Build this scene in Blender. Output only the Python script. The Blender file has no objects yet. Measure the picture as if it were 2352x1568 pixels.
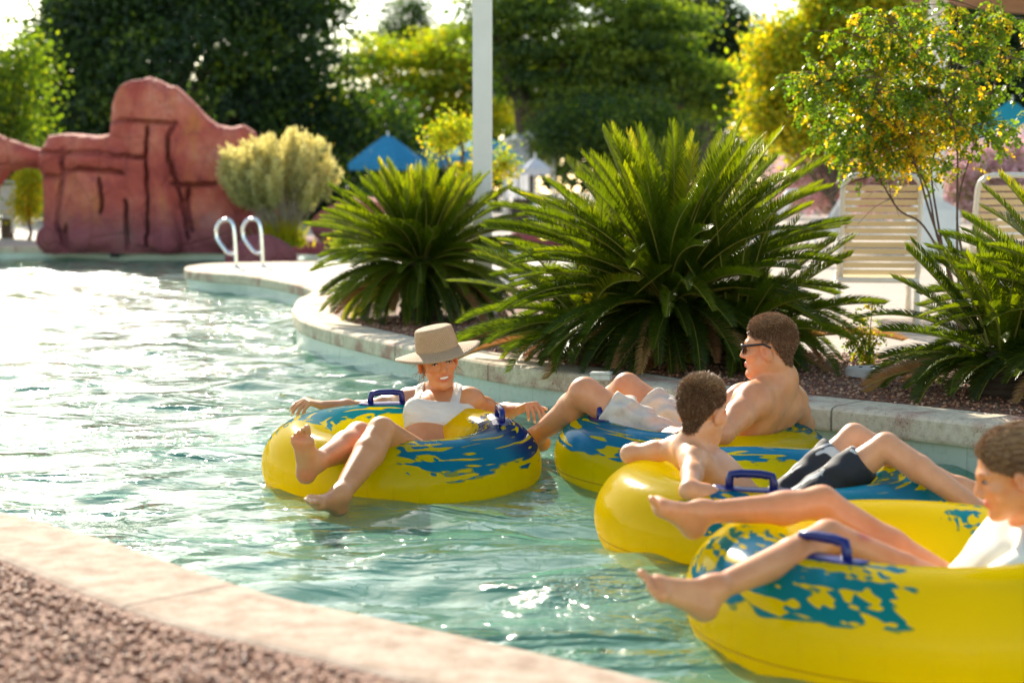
import bpy, math, random
import numpy as np
from mathutils import Vector, Matrix
sc = bpy.context.scene
COL = sc.collection
rng = np.random.default_rng(7)
random.seed(7)
# ---------------------------------------------------------------- camera model
H = 1.17                     # eye height above the water
F = 3700.0 / 2352.0          # focal length over sensor width
PITCH = math.atan(344 / 3700)
CP, SP = math.cos(PITCH), math.sin(PITCH)
def ray(u, v):
    x = (u - 1176) / 3700; y = -(v - 784) / 3700
    return np.array([x, CP + y * SP, y * CP - SP])
def P(u, v, Y):
    d = ray(u, v); t = Y / d[1]
    return np.array([d[0] * t, Y, H + d[2] * t])
def G(u, v, z=0.0):
    d = ray(u, v); t = (z - H) / d[2]
    return np.array([d[0] * t, d[1] * t, z])
DECK = 0.22
# ---------------------------------------------------------------- object helpers
def mesh_obj(name, verts, faces, mat=None, parent=None, loc=None, smooth=False, attrs=None):
    verts = np.asarray(verts, dtype=np.float32).reshape(-1, 3)
    if parent is not None and loc is None:
        p = parent; off = np.zeros(3)
        while p is not None:
            off += np.array(p.location); p = p.parent
    elif loc is not None: off = np.array(loc, dtype=float)
    else: off = np.zeros(3)
    me = bpy.data.meshes.new(name)
    v = verts - off.astype(np.float32)
    if isinstance(faces, np.ndarray) and faces.ndim == 2:
        n, k = faces.shape
        me.vertices.add(len(v)); me.vertices.foreach_set('co', v.ravel())
        me.loops.add(n * k); me.loops.foreach_set('vertex_index', faces.astype(np.int32).ravel())
        me.polygons.add(n)
        me.polygons.foreach_set('loop_start', np.arange(0, n * k, k, dtype=np.int32))
        me.polygons.foreach_set('loop_total', np.full(n, k, dtype=np.int32))
        me.update(calc_edges=True)
    else:
        me.from_pydata([tuple(map(float, a)) for a in v], [], [tuple(int(i) for i in f) for f in faces]); me.update()
    if smooth: me.polygons.foreach_set('use_smooth', np.ones(len(me.polygons), dtype=bool))
    if attrs:
        for an, (dom, typ, data) in attrs.items():
            a = me.attributes.new(an, typ, dom)
            a.data.foreach_set('color' if typ == 'FLOAT_COLOR' else 'value', np.asarray(data, dtype=np.float32).ravel())
    if mat is not None: me.materials.append(mat)
    o = bpy.data.objects.new(name, me); COL.objects.link(o)
    if parent is not None: o.parent = parent
    elif loc is not None: o.location = loc
    return o
def tag(o, label=None, cat=None, group=None, kind=None):
    if label: o['label'] = label
    if cat: o['category'] = cat
    if group: o['group'] = group
    if kind: o['kind'] = kind
    return o
def thing(name, loc, label, cat, group=None):
    o = bpy.data.objects.new(name, None); COL.objects.link(o); o.location = tuple(float(a) for a in loc)
    return tag(o, label, cat, group)
class MB:
    """collects simple shapes into one mesh"""
    def __init__(s): s.v = []; s.f = []; s.n = 0
    def add(s, v, f):
        s.v.append(np.asarray(v, dtype=float)); s.f += [tuple(i + s.n for i in q) for q in f]; s.n += len(v); return s
    def box(s, c, size, rz=0.0, bev=0.0, M=None):
        x, y, z = [a / 2 for a in size]
        b = min(bev, x * .9, y * .9, z * .9)
        if b <= 0:
            v = np.array([(i * x, j * y, k * z) for i in (-1, 1) for j in (-1, 1) for k in (-1, 1)], float)
            f = [(0, 1, 3, 2), (4, 6, 7, 5), (0, 4, 5, 1), (2, 3, 7, 6), (0, 2, 6, 4), (1, 5, 7, 3)]
        else:
            v = []; f = []
            idx = {}
            for i in (-1, 1):
                for j in (-1, 1):
                    for k in (-1, 1):
                        for a in range(3):
                            p = [i * (x - b), j * (y - b), k * (z - b)]
                            p[a] = (i, j, k)[a] * (x, y, z)[a]
                            idx[(i, j, k, a)] = len(v); v.append(p)
            v = np.array(v, float)
            for a in range(3):
                for sgn in (-1, 1):
                    o1, o2 = [q for q in range(3) if q != a]
                    q = []
                    for s1, s2 in ((-1, -1), (1, -1), (1, 1), (-1, 1)):
                        t = [0, 0, 0]; t[a] = sgn; t[o1] = s1; t[o2] = s2
                        q.append(idx[(t[0], t[1], t[2], a)])
                    f.append(tuple(q))
            for a in range(3):
                o1, o2 = [q for q in range(3) if q != a]
                for s1 in (-1, 1):
                    for s2 in (-1, 1):
                        q = []
                        for (sa, ax) in ((-1, o1), (1, o1), (1, o2), (-1, o2)):
                            t = [0, 0, 0]; t[a] = sa; t[o1] = s1; t[o2] = s2
                            q.append(idx[(t[0], t[1], t[2], ax)])
                        f.append(tuple(q))
            for i in (-1, 1):
                for j in (-1, 1):
                    for k in (-1, 1):
                        f.append(tuple(idx[(i, j, k, a)] for a in range(3)))
        if M is not None: v = v @ np.asarray(M).T
        c_, s_ = math.cos(rz), math.sin(rz)
        v = np.stack([v[:, 0] * c_ - v[:, 1] * s_, v[:, 0] * s_ + v[:, 1] * c_, v[:, 2]], 1)
        return s.add(v + np.array(c), f)
    def tube(s, pts, r, seg=10, closed=False, cap=True, flat=None):
        pts = np.asarray(pts, float); n = len(pts)
        rr = np.full(n, r) if np.isscalar(r) else np.asarray(r, float)
        t = np.zeros_like(pts)
        if closed:
            t = np.roll(pts, -1, 0) - np.roll(pts, 1, 0)
        else:
            t[1:-1] = pts[2:] - pts[:-2]; t[0] = pts[1] - pts[0]; t[-1] = pts[-1] - pts[-2]
        t /= np.linalg.norm(t, axis=1)[:, None] + 1e-12
        up = np.array([0, 0, 1.0]) if abs(t[0][2]) < .9 else np.array([1.0, 0, 0])
        a = np.cross(t[0], up); a /= np.linalg.norm(a)
        V = []
        for i in range(n):
            a = a - t[i] * a.dot(t[i]); a /= np.linalg.norm(a)
            b = np.cross(t[i], a)
            for k in range(seg):
                w = 2 * math.pi * k / seg
                V.append(pts[i] + rr[i] * (a * math.cos(w) + b * math.sin(w)))
        f = []
        for i in range(n if closed else n - 1):
            j = (i + 1) % n
            for k in range(seg):
                l = (k + 1) % seg
                f.append((i * seg + k, i * seg + l, j * seg + l, j * seg + k))
        if cap and not closed:
            f.append(tuple(range(seg - 1, -1, -1))); f.append(tuple((n - 1) * seg + k for k in range(seg)))
        return s.add(V, f)
    def lathe(s, prof, c, seg=32, M=None):
        V = []; f = []
        for (r, z) in prof:
            for k in range(seg):
                w = 2 * math.pi * k / seg
                V.append((r * math.cos(w), r * math.sin(w), z))
        V = np.array(V)
        if M is not None: V = V @ np.asarray(M).T
        for i in range(len(prof) - 1):
            for k in range(seg):
                l = (k + 1) % seg
                f.append((i * seg + k, i * seg + l, (i + 1) * seg + l, (i + 1) * seg + k))
        return s.add(V + np.array(c), f)
    def build(s, name, mat=None, parent=None, loc=None, smooth=False):
        v = np.concatenate(s.v) if s.v else np.zeros((0, 3))
        return mesh_obj(name, v, s.f, mat, parent, loc, smooth)
def catmull(pts, per=8, closed=False):
    pts = np.asarray(pts, float); n = len(pts); out = []
    for i in range(n if closed else n - 1):
        if closed: p0, p1, p2, p3 = pts[i - 1], pts[i], pts[(i + 1) % n], pts[(i + 2) % n]
        else: p0, p1, p2, p3 = pts[max(i - 1, 0)], pts[i], pts[i + 1], pts[min(i + 2, n - 1)]
        for k in range(per):
            t = k / per
            out.append(.5 * ((2 * p1) + (-p0 + p2) * t + (2 * p0 - 5 * p1 + 4 * p2 - p3) * t * t + (-p0 + 3 * p1 - 3 * p2 + p3) * t ** 3))
    if not closed: out.append(pts[-1])
    return np.array(out)
def offset(pts, d):
    """offset an open 2D polyline to its left by d"""
    t = np.zeros_like(pts); t[1:-1] = pts[2:] - pts[:-2]; t[0] = pts[1] - pts[0]; t[-1] = pts[-1] - pts[-2]
    n = np.stack([-t[:, 1], t[:, 0]], 1); n /= np.linalg.norm(n, axis=1)[:, None] + 1e-9
    return pts + n * d
# ---------------------------------------------------------------- material helpers
class NT:
    def __init__(s, name):
        s.m = bpy.data.materials.new(name); s.m.use_nodes = True; s.t = s.m.node_tree
        s.t.nodes.clear(); s.out = s.t.nodes.new('ShaderNodeOutputMaterial')
    def n(s, typ, ins=None, **kw):
        nd = s.t.nodes.new(typ)
        for k, v in kw.items(): setattr(nd, k, v)
        if ins:
            for k, v in ins.items():
                sock = nd.inputs[k]
                if isinstance(v, bpy.types.NodeSocket): s.t.links.new(v, sock)
                elif isinstance(v, bpy.types.Node): s.t.links.new(v.outputs[0], sock)
                else:
                    if isinstance(v, (tuple, list)) and len(v) == 3 and sock.type == 'RGBA': v = (*v, 1)
                    sock.default_value = v
        return nd
    def math(s, op, a, b=None, c=None, clamp=False):
        ins = {0: a}
        if b is not None: ins[1] = b
        if c is not None: ins[2] = c
        return s.n('ShaderNodeMath', ins, operation=op, use_clamp=clamp).outputs[0]
    def coord(s, scale=(1, 1, 1), kind='Object', loc=(0, 0, 0)):
        tc = s.n('ShaderNodeTexCoord')
        return s.n('ShaderNodeMapping', {'Vector': tc.outputs[kind], 'Scale': scale, 'Location': loc}).outputs[0]
    def noise(s, vec, scale, detail=3, rough=.5, dist=0.0):
        return s.n('ShaderNodeTexNoise', {'Vector': vec, 'Scale': scale, 'Detail': detail, 'Roughness': rough, 'Distortion': dist}).outputs['Fac']
    def mix(s, f, a, b, blend='MIX'):
        nd = s.n('ShaderNodeMix', data_type='RGBA', blend_type=blend)
        for i, v in ((0, f), (6, a), (7, b)):
            sock = nd.inputs[i]
            if isinstance(v, bpy.types.NodeSocket): s.t.links.new(v, sock)
            else: sock.default_value = (*v, 1) if isinstance(v, (tuple, list)) and len(v) == 3 else v
        return nd.outputs[2]
    def ramp(s, f, stops, interp='LINEAR'):
        nd = s.n('ShaderNodeValToRGB', {'Fac': f}); cr = nd.color_ramp; cr.interpolation = interp
        while len(cr.elements) < len(stops): cr.elements.new(.5)
        for e, (p, c) in zip(cr.elements, stops):
            e.position = p; e.color = (*c, 1) if len(c) == 3 else c
        return nd.outputs[0]
    def smooth(s, x, lo, hi):
        return s.n('ShaderNodeMapRange', {'Value': x, 'From Min': lo, 'From Max': hi}, interpolation_type='SMOOTHSTEP').outputs[0]
    def attr(s, name, out='Fac'): return s.n('ShaderNodeAttribute', attribute_name=name).outputs[out]
    def bump(s, h, strength=.3, dist=.01, normal=None):
        ins = {'Height': h, 'Strength': strength, 'Distance': dist}
        if normal is not None: ins['Normal'] = normal
        return s.n('ShaderNodeBump', ins).outputs[0]
    def principled(s, base, rough=.5, normal=None, **kw):
        ins = {'Base Color': base, 'Roughness': rough}
        if normal is not None: ins['Normal'] = normal
        for k, v in kw.items(): ins[k.replace('_', ' ')] = v
        return s.n('ShaderNodeBsdfPrincipled', ins)
    def done(s, sh):
        s.t.links.new(sh.outputs[0] if isinstance(sh, bpy.types.Node) else sh, s.out.inputs['Surface']); return s.m
def simple_mat(name, col, rough=.5, var=.12, scale=30, bump=.1, bscale=80, **kw):
    t = NT(name); c = t.coord()
    n = t.noise(c, scale, 4)
    dark = tuple(a * (1 - var) for a in col); lite = tuple(min(1, a * (1 + var)) for a in col)
    base = t.ramp(n, [(.3, dark), (.7, lite)])
    nb = t.bump(t.noise(c, bscale, 3), bump, .004) if bump else None
    return t.done(t.principled(base, rough, nb, **kw))
def leaf_mat(name, stops, trans=.5, rough=.45, tmul=(1.5, 1.6, .7)):
    """foliage: per-face colour from attribute 'hue' and light passing through the blade"""
    t = NT(name)
    base = t.ramp(t.attr('hue'), stops)
    b = t.principled(base, rough)
    tc = t.mix(1.0, base, tmul, 'MULTIPLY')
    tr = t.n('ShaderNodeBsdfTranslucent', {'Color': tc})
    return t.done(t.n('ShaderNodeMixShader', {0: trans, 1: b.outputs[0], 2: tr.outputs[0]}))
# ---------------------------------------------------------------- signed distance bodies -> one continuous skin
def unit(a):
    a = np.asarray(a, float); return a / (np.linalg.norm(a) + 1e-12)
class Field:
    def __init__(s, lo, hi, h):
        s.lo = np.array(lo, float); s.h = h
        s.n = np.ceil((np.array(hi) - s.lo) / h).astype(int) + 1
        s.ax = [(s.lo[i] + h * np.arange(s.n[i])).astype(np.float32) for i in range(3)]
        s.f = np.full(tuple(s.n), 1.0, dtype=np.float32)
    def like(s):
        o = Field.__new__(Field); o.lo, o.h, o.n, o.ax = s.lo, s.h, s.n, s.ax
        o.f = np.full(tuple(s.n), 1.0, dtype=np.float32); return o
    def sub(s, lo, hi):
        a = np.clip(np.floor((np.array(lo) - s.lo) / s.h).astype(int), 0, s.n)
        b = np.clip(np.ceil((np.array(hi) - s.lo) / s.h).astype(int) + 1, 0, s.n)
        if np.any(b <= a): return None
        sl = tuple(slice(a[i], b[i]) for i in range(3))
        X = s.ax[0][sl[0]][:, None, None]; Y = s.ax[1][sl[1]][None, :, None]; Z = s.ax[2][sl[2]][None, None, :]
        return sl, X, Y, Z
    def _merge(s, sl, d, k, op):
        a = s.f[sl]
        if op == 'add':
            if k > 0:
                hh = np.maximum(k - np.abs(a - d), 0) / k
                s.f[sl] = np.minimum(a, d) - hh * hh * k * .25
            else: s.f[sl] = np.minimum(a, d)
        else:
            d = -d
            if k > 0:
                hh = np.maximum(k - np.abs(a - d), 0) / k
                s.f[sl] = np.maximum(a, d) + hh * hh * k * .25
            else: s.f[sl] = np.maximum(a, d)
    def cap(s, a, b, ra, rb=None, k=.02, op='add'):
        rb = ra if rb is None else rb
        a = np.asarray(a, float); b = np.asarray(b, float); m = max(ra, rb) + k + .03
        r = s.sub(np.minimum(a, b) - m, np.maximum(a, b) + m)
        if r is None: return s
        sl, X, Y, Z = r
        ba = (b - a).astype(np.float32); q = float(ba @ ba) + 1e-9
        px, py, pz = X - np.float32(a[0]), Y - np.float32(a[1]), Z - np.float32(a[2])
        t = np.clip((px * ba[0] + py * ba[1] + pz * ba[2]) / q, 0, 1)
        d = np.sqrt((px - t * ba[0]) ** 2 + (py - t * ba[1]) ** 2 + (pz - t * ba[2]) ** 2) - (ra + (rb - ra) * t)
        s._merge(sl, d, k, op); return s
    def ell(s, c, r, axes=None, k=.02, op='add'):
        """ellipsoid; axes = three unit rows (its own x, y, z in world)"""
        c = np.asarray(c, float); r = np.asarray(r, float); m = r.max() + k + .03
        q = s.sub(c - m, c + m)
        if q is None: return s
        sl, X, Y, Z = q
        px, py, pz = X - np.float32(c[0]), Y - np.float32(c[1]), Z - np.float32(c[2])
        A = np.eye(3) if axes is None else np.asarray(axes)
        l = [px * np.float32(A[i][0]) + py * np.float32(A[i][1]) + pz * np.float32(A[i][2]) for i in range(3)]
        k0 = np.sqrt(sum((l[i] / r[i]) ** 2 for i in range(3))); k1 = np.sqrt(sum((l[i] / r[i] ** 2) ** 2 for i in range(3))) + 1e-6
        s._merge(sl, k0 * (k0 - 1) / k1, k, op); return s
    def chain(s, pts, rad, k=.02, op='add'):
        for i in range(len(pts) - 1): s.cap(pts[i], pts[i + 1], rad[i], rad[i + 1], k, op)
        return s
    def union(s, o, k=.02):
        hh = np.maximum(k - np.abs(s.f - o.f), 0) / k
        s.f = np.minimum(s.f, o.f) - hh * hh * k * .25; return s
    def mesh(s):
        """surface nets"""
        f = s.f; n = f.shape
        ins = f < 0
        # cells with a sign change
        c = ins[:-1, :-1, :-1].astype(np.int8)
        tot = np.zeros(c.shape, np.int8)
        for i in (0, 1):
            for j in (0, 1):
                for k in (0, 1):
                    tot += ins[i:n[0] - 1 + i, j:n[1] - 1 + j, k:n[2] - 1 + k]
        act = (tot > 0) & (tot < 8)
        cells = np.argwhere(act)
        idx = np.full(c.shape, -1, np.int32); idx[act] = np.arange(len(cells), dtype=np.int32)
        acc = np.zeros((len(cells), 3)); cnt = np.zeros(len(cells))
        cor = [(i, j, k) for i in (0, 1) for j in (0, 1) for k in (0, 1)]
        val = {q: f[cells[:, 0] + q[0], cells[:, 1] + q[1], cells[:, 2] + q[2]].astype(float) for q in cor}
        for q in cor:
            for a in range(3):
                if q[a] == 0:
                    w = list(q); w[a] = 1; w = tuple(w)
                    v0, v1 = val[q], val[w]
                    m = (v0 < 0) != (v1 < 0)
                    t = np.where(m, v0 / np.where(m, v0 - v1, 1), 0)
                    p = np.zeros((len(cells), 3)); p[:] = q; p[:, a] = t
                    acc[m] += p[m]; cnt[m] += 1
        V = s.lo + s.h * (cells + acc / cnt[:, None])
        faces = []
        for a in range(3):
            b, d = (a + 1) % 3, (a + 2) % 3
            s0 = [slice(None)] * 3; s1 = [slice(None)] * 3
            s0[a] = slice(0, n[a] - 1); s1[a] = slice(1, n[a])
            for q in (b, d):
                s0[q] = slice(1, n[q] - 1); s1[q] = slice(1, n[q] - 1)
            A, B = ins[tuple(s0)], ins[tuple(s1)]
            for flip, M in ((False, A & ~B), (True, ~A & B)):
                e = np.argwhere(M)
                if not len(e): continue
                e[:, b] += 1; e[:, d] += 1
                def cid(db, dd):
                    q = e.copy(); q[:, b] += db; q[:, d] += dd
                    return idx[q[:, 0], q[:, 1], q[:, 2]]
                quad = np.stack([cid(-1, -1), cid(0, -1), cid(0, 0), cid(-1, 0)], 1)
                if flip: quad = quad[:, ::-1]
                faces.append(quad)
        Fc = np.concatenate(faces); Fc = Fc[(Fc >= 0).all(1)]
        return V, Fc
def relax(V, Fc, it=2, lam=.5):
    e = np.concatenate([Fc[:, [0, 1]], Fc[:, [1, 2]], Fc[:, [2, 3]], Fc[:, [3, 0]]])
    n = len(V)
    for _ in range(it):
        for mu in (lam, -lam * 1.02):
            acc = np.zeros_like(V); cnt = np.zeros(n)
            for i in range(3):
                acc[:, i] = np.bincount(e[:, 0], V[e[:, 1], i], n) + np.bincount(e[:, 1], V[e[:, 0], i], n)
            cnt = np.bincount(e[:, 0], minlength=n) + np.bincount(e[:, 1], minlength=n)
            V = V + mu * (acc / np.maximum(cnt, 1)[:, None] - V)
    return V
# ================================================================ setting
SUN_AZ, SUN_EL = math.radians(17), math.radians(27)      # azimuth to the left of +Y
# --- materials
def coping_mat(name, stain):
    t = NT(name); c = t.coord()
    n1 = t.noise(c, 3.0, 6, .62); n2 = t.noise(c, 26, 5, .65); n3 = t.noise(c, 90, 3, .6)
    base = t.ramp(n2, [(.25, (.47, .37, .24)), (.5, (.70, .58, .41)), (.8, (.82, .71, .53))])
    base = t.mix(t.smooth(n1, .47, .66), base, stain)
    base = t.mix(t.math('MULTIPLY', t.smooth(n3, .55, .72), t.smooth(n1, .4, .6)), base, (.12, .10, .085))
    j = t.smooth(t.math('ABSOLUTE', t.math('SUBTRACT', t.math('FRACT', t.math('DIVIDE', t.attr('along'), 1.22)), .5)), .494, .4975)
    base = t.mix(t.math('MULTIPLY', j, .75), base, (.10, .08, .055))
    return t.done(t.principled(base, .85, t.bump(t.math('SUBTRACT', n3, j), .4, .006), Specular_IOR_Level=.2))
M_COPE = coping_mat('weathered_coping', (.48, .26, .19))
def cope_near():
    t = NT('pale_coping'); c = t.coord()
    n2 = t.noise(c, 14, 5, .6); n3 = t.noise(c, 120, 3)
    base = t.ramp(n2, [(.3, (.36, .25, .18)), (.7, (.62, .49, .38))])
    j = t.smooth(t.math('ABSOLUTE', t.math('SUBTRACT', t.math('FRACT', t.math('DIVIDE', t.attr('along'), 1.6)), .5)), .494, .498)
    base = t.mix(t.math('MULTIPLY', t.smooth(n3, .55, .7), .35), base, (.16, .08, .05)); base = t.mix(t.math('MULTIPLY', j, .7), base, (.08, .05, .035))
    return t.done(t.principled(base, .9, t.bump(n3, .4, .006), Specular_IOR_Level=.1))
M_COPE2 = cope_near()
def gravel_mat():
    t = NT('red_gravel'); c = t.coord()
    v = t.n('ShaderNodeTexVoronoi', {'Vector': c, 'Scale': 75.0})
    n = t.noise(c, 2.5, 4)
    r = t.ramp(t.n('ShaderNodeSeparateColor', {0: v.outputs['Color']}).outputs[0], [(0, (.10, .035, .02)), (.4, (.22, .085, .045)), (.75, (.33, .155, .09)), (1, (.46, .29, .18))])
    base = t.mix(t.math('MULTIPLY', n, .5), r, (.17, .065, .035))
    return t.done(t.principled(base, .85, t.bump(t.math('SUBTRACT', 1.0, v.outputs['Distance']), .9, .012)))
M_GRAVEL = gravel_mat()
def patio_mat():
    t = NT('pale_patio'); c = t.coord()
    n = t.noise(c, .35, 5, .6); n2 = t.noise(c, 12, 5, .6)
    base = t.mix(.5, t.ramp(n, [(.3, (.38, .30, .23)), (.7, (.52, .43, .35))]), t.ramp(n2, [(.3, (.37, .30, .24)), (.7, (.55, .46, .38))]))
    br = t.n('ShaderNodeTexBrick', {'Vector': c, 'Color1': (1, 1, 1, 1), 'Color2': (.93, .93, .93, 1), 'Mortar': (.5, .47, .44, 1), 'Scale': 1.0, 'Mortar Size': .006, 'Brick Width': 1.5, 'Row Height': 1.5}, offset=0.0)
    base = t.mix(1.0, base, br.outputs[0], 'MULTIPLY')
    return t.done(t.principled(base, .8, t.bump(t.noise(c, 60, 4), .25, .005)))
M_PATIO = patio_mat()
def tile_mat():
    t = NT('mint_tiles'); tc = t.n('ShaderNodeTexCoord')
    u = t.attr('along'); z = t.n('ShaderNodeSeparateXYZ', {0: tc.outputs['Object']}).outputs[2]
    fu = t.math('ABSOLUTE', t.math('SUBTRACT', t.math('FRACT', t.math('DIVIDE', u, .3)), .5))
    g1 = t.smooth(fu, .485, .497)
    c = t.coord(); n = t.noise(c, 2.2, 4); n4 = t.noise(c, 35, 4)
    base = t.ramp(n, [(.3, (.50, .56, .45)), (.7, (.60, .66, .54))])
    base = t.mix(t.math('MULTIPLY', t.smooth(n4, .5, .75), .35), base, (.36, .36, .26))
    base = t.mix(t.math('MULTIPLY', g1, .5), base, (.33, .36, .29))
    return t.done(t.principled(base, .22))
M_TILE = tile_mat()
def floor_mat():
    t = NT('pool_plaster'); c = t.coord()
    n = t.noise(c, .9, 4); n2 = t.noise(t.coord((1, .55, 1)), 3.2, 3, .55, .8)
    base = t.ramp(n, [(.3, (.20, .54, .36)), (.7, (.30, .66, .50))])
    base = t.mix(t.math('MULTIPLY', t.smooth(n2, .45, .7), .35), base, (.10, .36, .20))
    return t.done(t.principled(base, .6))
M_FLOOR = floor_mat()
def water_mat():
    t = NT('river_water'); c = t.coord((1, 1.5, 1))
    h1 = t.noise(c, 6.0, 2, .5, .6); h2 = t.noise(c, 21, 2, .5, .4); h3 = t.noise(c, 60, 1, .5); pt = t.smooth(t.noise(t.coord((.55, 2.2, 1)), .8, 3, .6, .8), .47, .64)
    hh = t.math('ADD', t.math('MULTIPLY', t.math('ADD', t.math('MULTIPLY', pt, .42), .17), h1), t.math('MULTIPLY', t.math('ADD', t.math('MULTIPLY', pt, 1.1), .08), t.math('ADD', t.math('MULTIPLY', h2, .27), t.math('MULTIPLY', h3, .035))))
    nb = t.bump(hh, 1.0, .060)
    fr = t.n('ShaderNodeFresnel', {'IOR': 1.33, 'Normal': nb})
    gl = t.n('ShaderNodeBsdfGlossy', {'Color': (1, 1, 1, 1), 'Roughness': .06, 'Normal': nb})
    tr = t.n('ShaderNodeBsdfTransparent', {'Color': (.90, .97, .95, 1)})
    df = t.n('ShaderNodeBsdfDiffuse', {'Color': (.20, .50, .34, 1), 'Normal': nb})
    body = t.n('ShaderNodeMixShader', {0: .34, 1: tr.outputs[0], 2: df.outputs[0]})
    return t.done(t.n('ShaderNodeMixShader', {0: fr.outputs[0], 1: body.outputs[0], 2: gl.outputs[0]}))
M_WATER = water_mat()
# --- pool outline (metres, from the coping's water-side top edge)
A_px = [(3300, 1105), (2700, 1027), (2352, 984), (2243, 971), (2043, 949), (1847, 929), (1700, 912), (1551, 894), (1365, 864), (1294, 855), (1173, 840), (1059, 820),
        (955, 800), (864, 780), (783, 761), (734, 748), (695, 733), (679, 714), (681, 700), (690, 686), (710, 677), (722, 669), (714, 662), (683, 653), (633, 643), (567, 633), (480, 627), (440, 622), (427, 616), (440, 610), (500, 605), (600, 602.5), (760, 601), (1000, 600)]
A = np.array([G(u, v, DECK)[:2] for u, v in A_px])
A = catmull(A, 6)
Yb = G(0, 597, 0)[1]; Yc = G(0, 583, 0)[1]
B = np.array([[2.5, Yc], [0, Yc], (G(625, 583)[:2]), (G(600, 586)[:2]), (G(590, 596)[:2]), [-5, Yb], [-9, Yb + .3], [-14, Yb - .6], [-19, Yb - 3.0]])
B = catmull(B, 6)
C_px = [(-1900, 1040), (-900, 1090), (-300, 1135), (0, 1179), (125, 1211), (250, 1247), (350, 1282), (500, 1334), (650, 1378), (850, 1420), (1000, 1452), (1176, 1491), (1500, 1568), (1900, 1660), (2600, 1860)]
Cc = catmull(np.array([G(u, v, DECK)[:2] for u, v in C_px]), 6)
def sweep(name, line, prof, mat, side=-1, along=True, **kw):
    """profile = [(inland, z)...] swept along a 2D polyline (inland to its right)"""
    rows = [offset(line, side * d) for d, z in prof]
    n = len(line); V = []
    for (d, z), r in zip(prof, rows): V.append(np.column_stack([r, np.full(n, z)]))
    V = np.concatenate(V); f = []
    for j in range(len(prof) - 1):
        for i in range(n - 1): f.append((j * n + i, j * n + i + 1, (j + 1) * n + i + 1, (j + 1) * n + i))
    L = np.concatenate([[0], np.cumsum(np.linalg.norm(np.diff(line, axis=0), axis=1))])
    return mesh_obj(name, V, f, mat, smooth=kw.get('smooth', False), attrs={'along': ('POINT', 'FLOAT', np.tile(L, len(prof)))})
cp = [(.02, .115), (-.018, .118), (-.022, .13), (-.022, DECK - .012), (-.012, DECK), (.02, DECK + .006), (.27, DECK + .006), (.29, DECK + .001), (.30, DECK - .03)]
for nm, ln, m in (('pool_coping', A, M_COPE), ('far_coping', B, M_COPE), ('near_coping', Cc, M_COPE2)):
    prof = cp
    if nm == 'near_coping': prof = [(a * 1.05 if a > .1 else a, z) for a, z in cp]
    tag(sweep(nm, ln, prof, m), kind='structure')
def wallprof(): return [(.005, .118), (.005, -1.0)]
for nm, ln in (('pool_wall', A), ('far_pool_wall', B), ('near_pool_wall', Cc)):
    tag(sweep(nm, ln, wallprof(), M_TILE), kind='structure')
# ground: one sheet north of the pool, one south
def ngon(name, pts, z, mat):
    V = np.column_stack([pts, np.full(len(pts), z)])
    from mathutils.geometry import tessellate_polygon
    tri = tessellate_polygon([[Vector(p) for p in V]])
    f = []
    for a, b, c in tri:
        n = (V[b][:2] - V[a][:2]); m = (V[c][:2] - V[a][:2])
        f.append((a, b, c) if n[0] * m[1] - n[1] * m[0] > 0 else (a, c, b))
    return mesh_obj(name, V, f, mat)
inA, inB, inC = offset(A, -.1), offset(B, -.1), offset(Cc, -.1)
north = np.concatenate([[[600, inA[0][1]]], inA, inB, [[-600, inB[-1][1]], [-600, 1500], [600, 1500]]])
south = np.concatenate([[[-600, inB[-1][1]]], [inB[-1]], inC, [[600, inC[-1][1]], [600, -40], [-600, -40]]])
tag(ngon('patio_ground', north, DECK, M_PATIO), kind='structure')
tag(ngon('near_ground', south, DECK, M_GRAVEL), kind='structure')
mb = MB(); mb.add([(-30, 0, -.92), (30, 0, -.92), (30, 40, -.92), (-30, 40, -.92)], [(0, 1, 2, 3)])
tag(mb.build('pool_floor', M_FLOOR), kind='structure')
# planting bed of red gravel behind the coping
bed_back = [G(u, v, DECK)[:2] for u, v in [(765, 672), (850, 655), (1000, 650), (1200, 660), (1400, 690), (1500, 740), (1700, 790), (1900, 812), (2100, 812), (2352, 800), (2900, 800), (3300, 850)]]
i0 = int(np.argmin(np.linalg.norm(A - G(760, 755, DECK)[:2], axis=1))); i1 = int(np.argmin(np.linalg.norm(A - G(700, 735, DECK)[:2], axis=1)))
front = offset(A, -.29)[:i1 + 1]
left = [G(u, v, DECK)[:2] for u, v in [(738, 712), (736, 698), (745, 684)]]
bed = np.concatenate([front[2:], left, bed_back])
o = ngon('gravel_bed', bed, DECK + .004, M_GRAVEL); tag(o, kind='structure')
# water
yy = np.exp(np.linspace(math.log(2.6), math.log(31.5), 900)); ss = np.linspace(-.75, .75, 560)
YY, SS = np.meshgrid(yy, ss, indexing='ij'); XX = SS * YY
def waves(x, y):
    z = np.zeros_like(x); r = np.random.default_rng(3)
    for lam, amp, k in ((1.7, .0110, 5), (.8, .0090, 7), (.42, .0052, 8), (.22, .0020, 8)):
        for _ in range(k):
            th = r.normal(math.pi / 2 + .2, .5); q = lam * r.uniform(.75, 1.3); ph = r.uniform(0, 6.28)
            w = .6 * np.sin(x * r.uniform(.5, 1.3) + y * r.uniform(.4, .9) + r.uniform(0, 6)) 
            z += amp / math.sqrt(k) * 1.3 * np.sin(2 * math.pi / q * (x * math.cos(th) + y * math.sin(th)) + ph + 1.5 * w)
    return z
ZZ = waves(XX, YY)
n0, n1 = XX.shape; ii = np.arange(n0 * n1).reshape(n0, n1)
fq = np.stack([ii[:-1, :-1], ii[:-1, 1:], ii[1:, 1:], ii[1:, :-1]], -1).reshape(-1, 4)
tag(mesh_obj('river_water', np.stack([XX, YY, ZZ], -1).reshape(-1, 3), fq, M_WATER, smooth=True), kind='structure')
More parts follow.
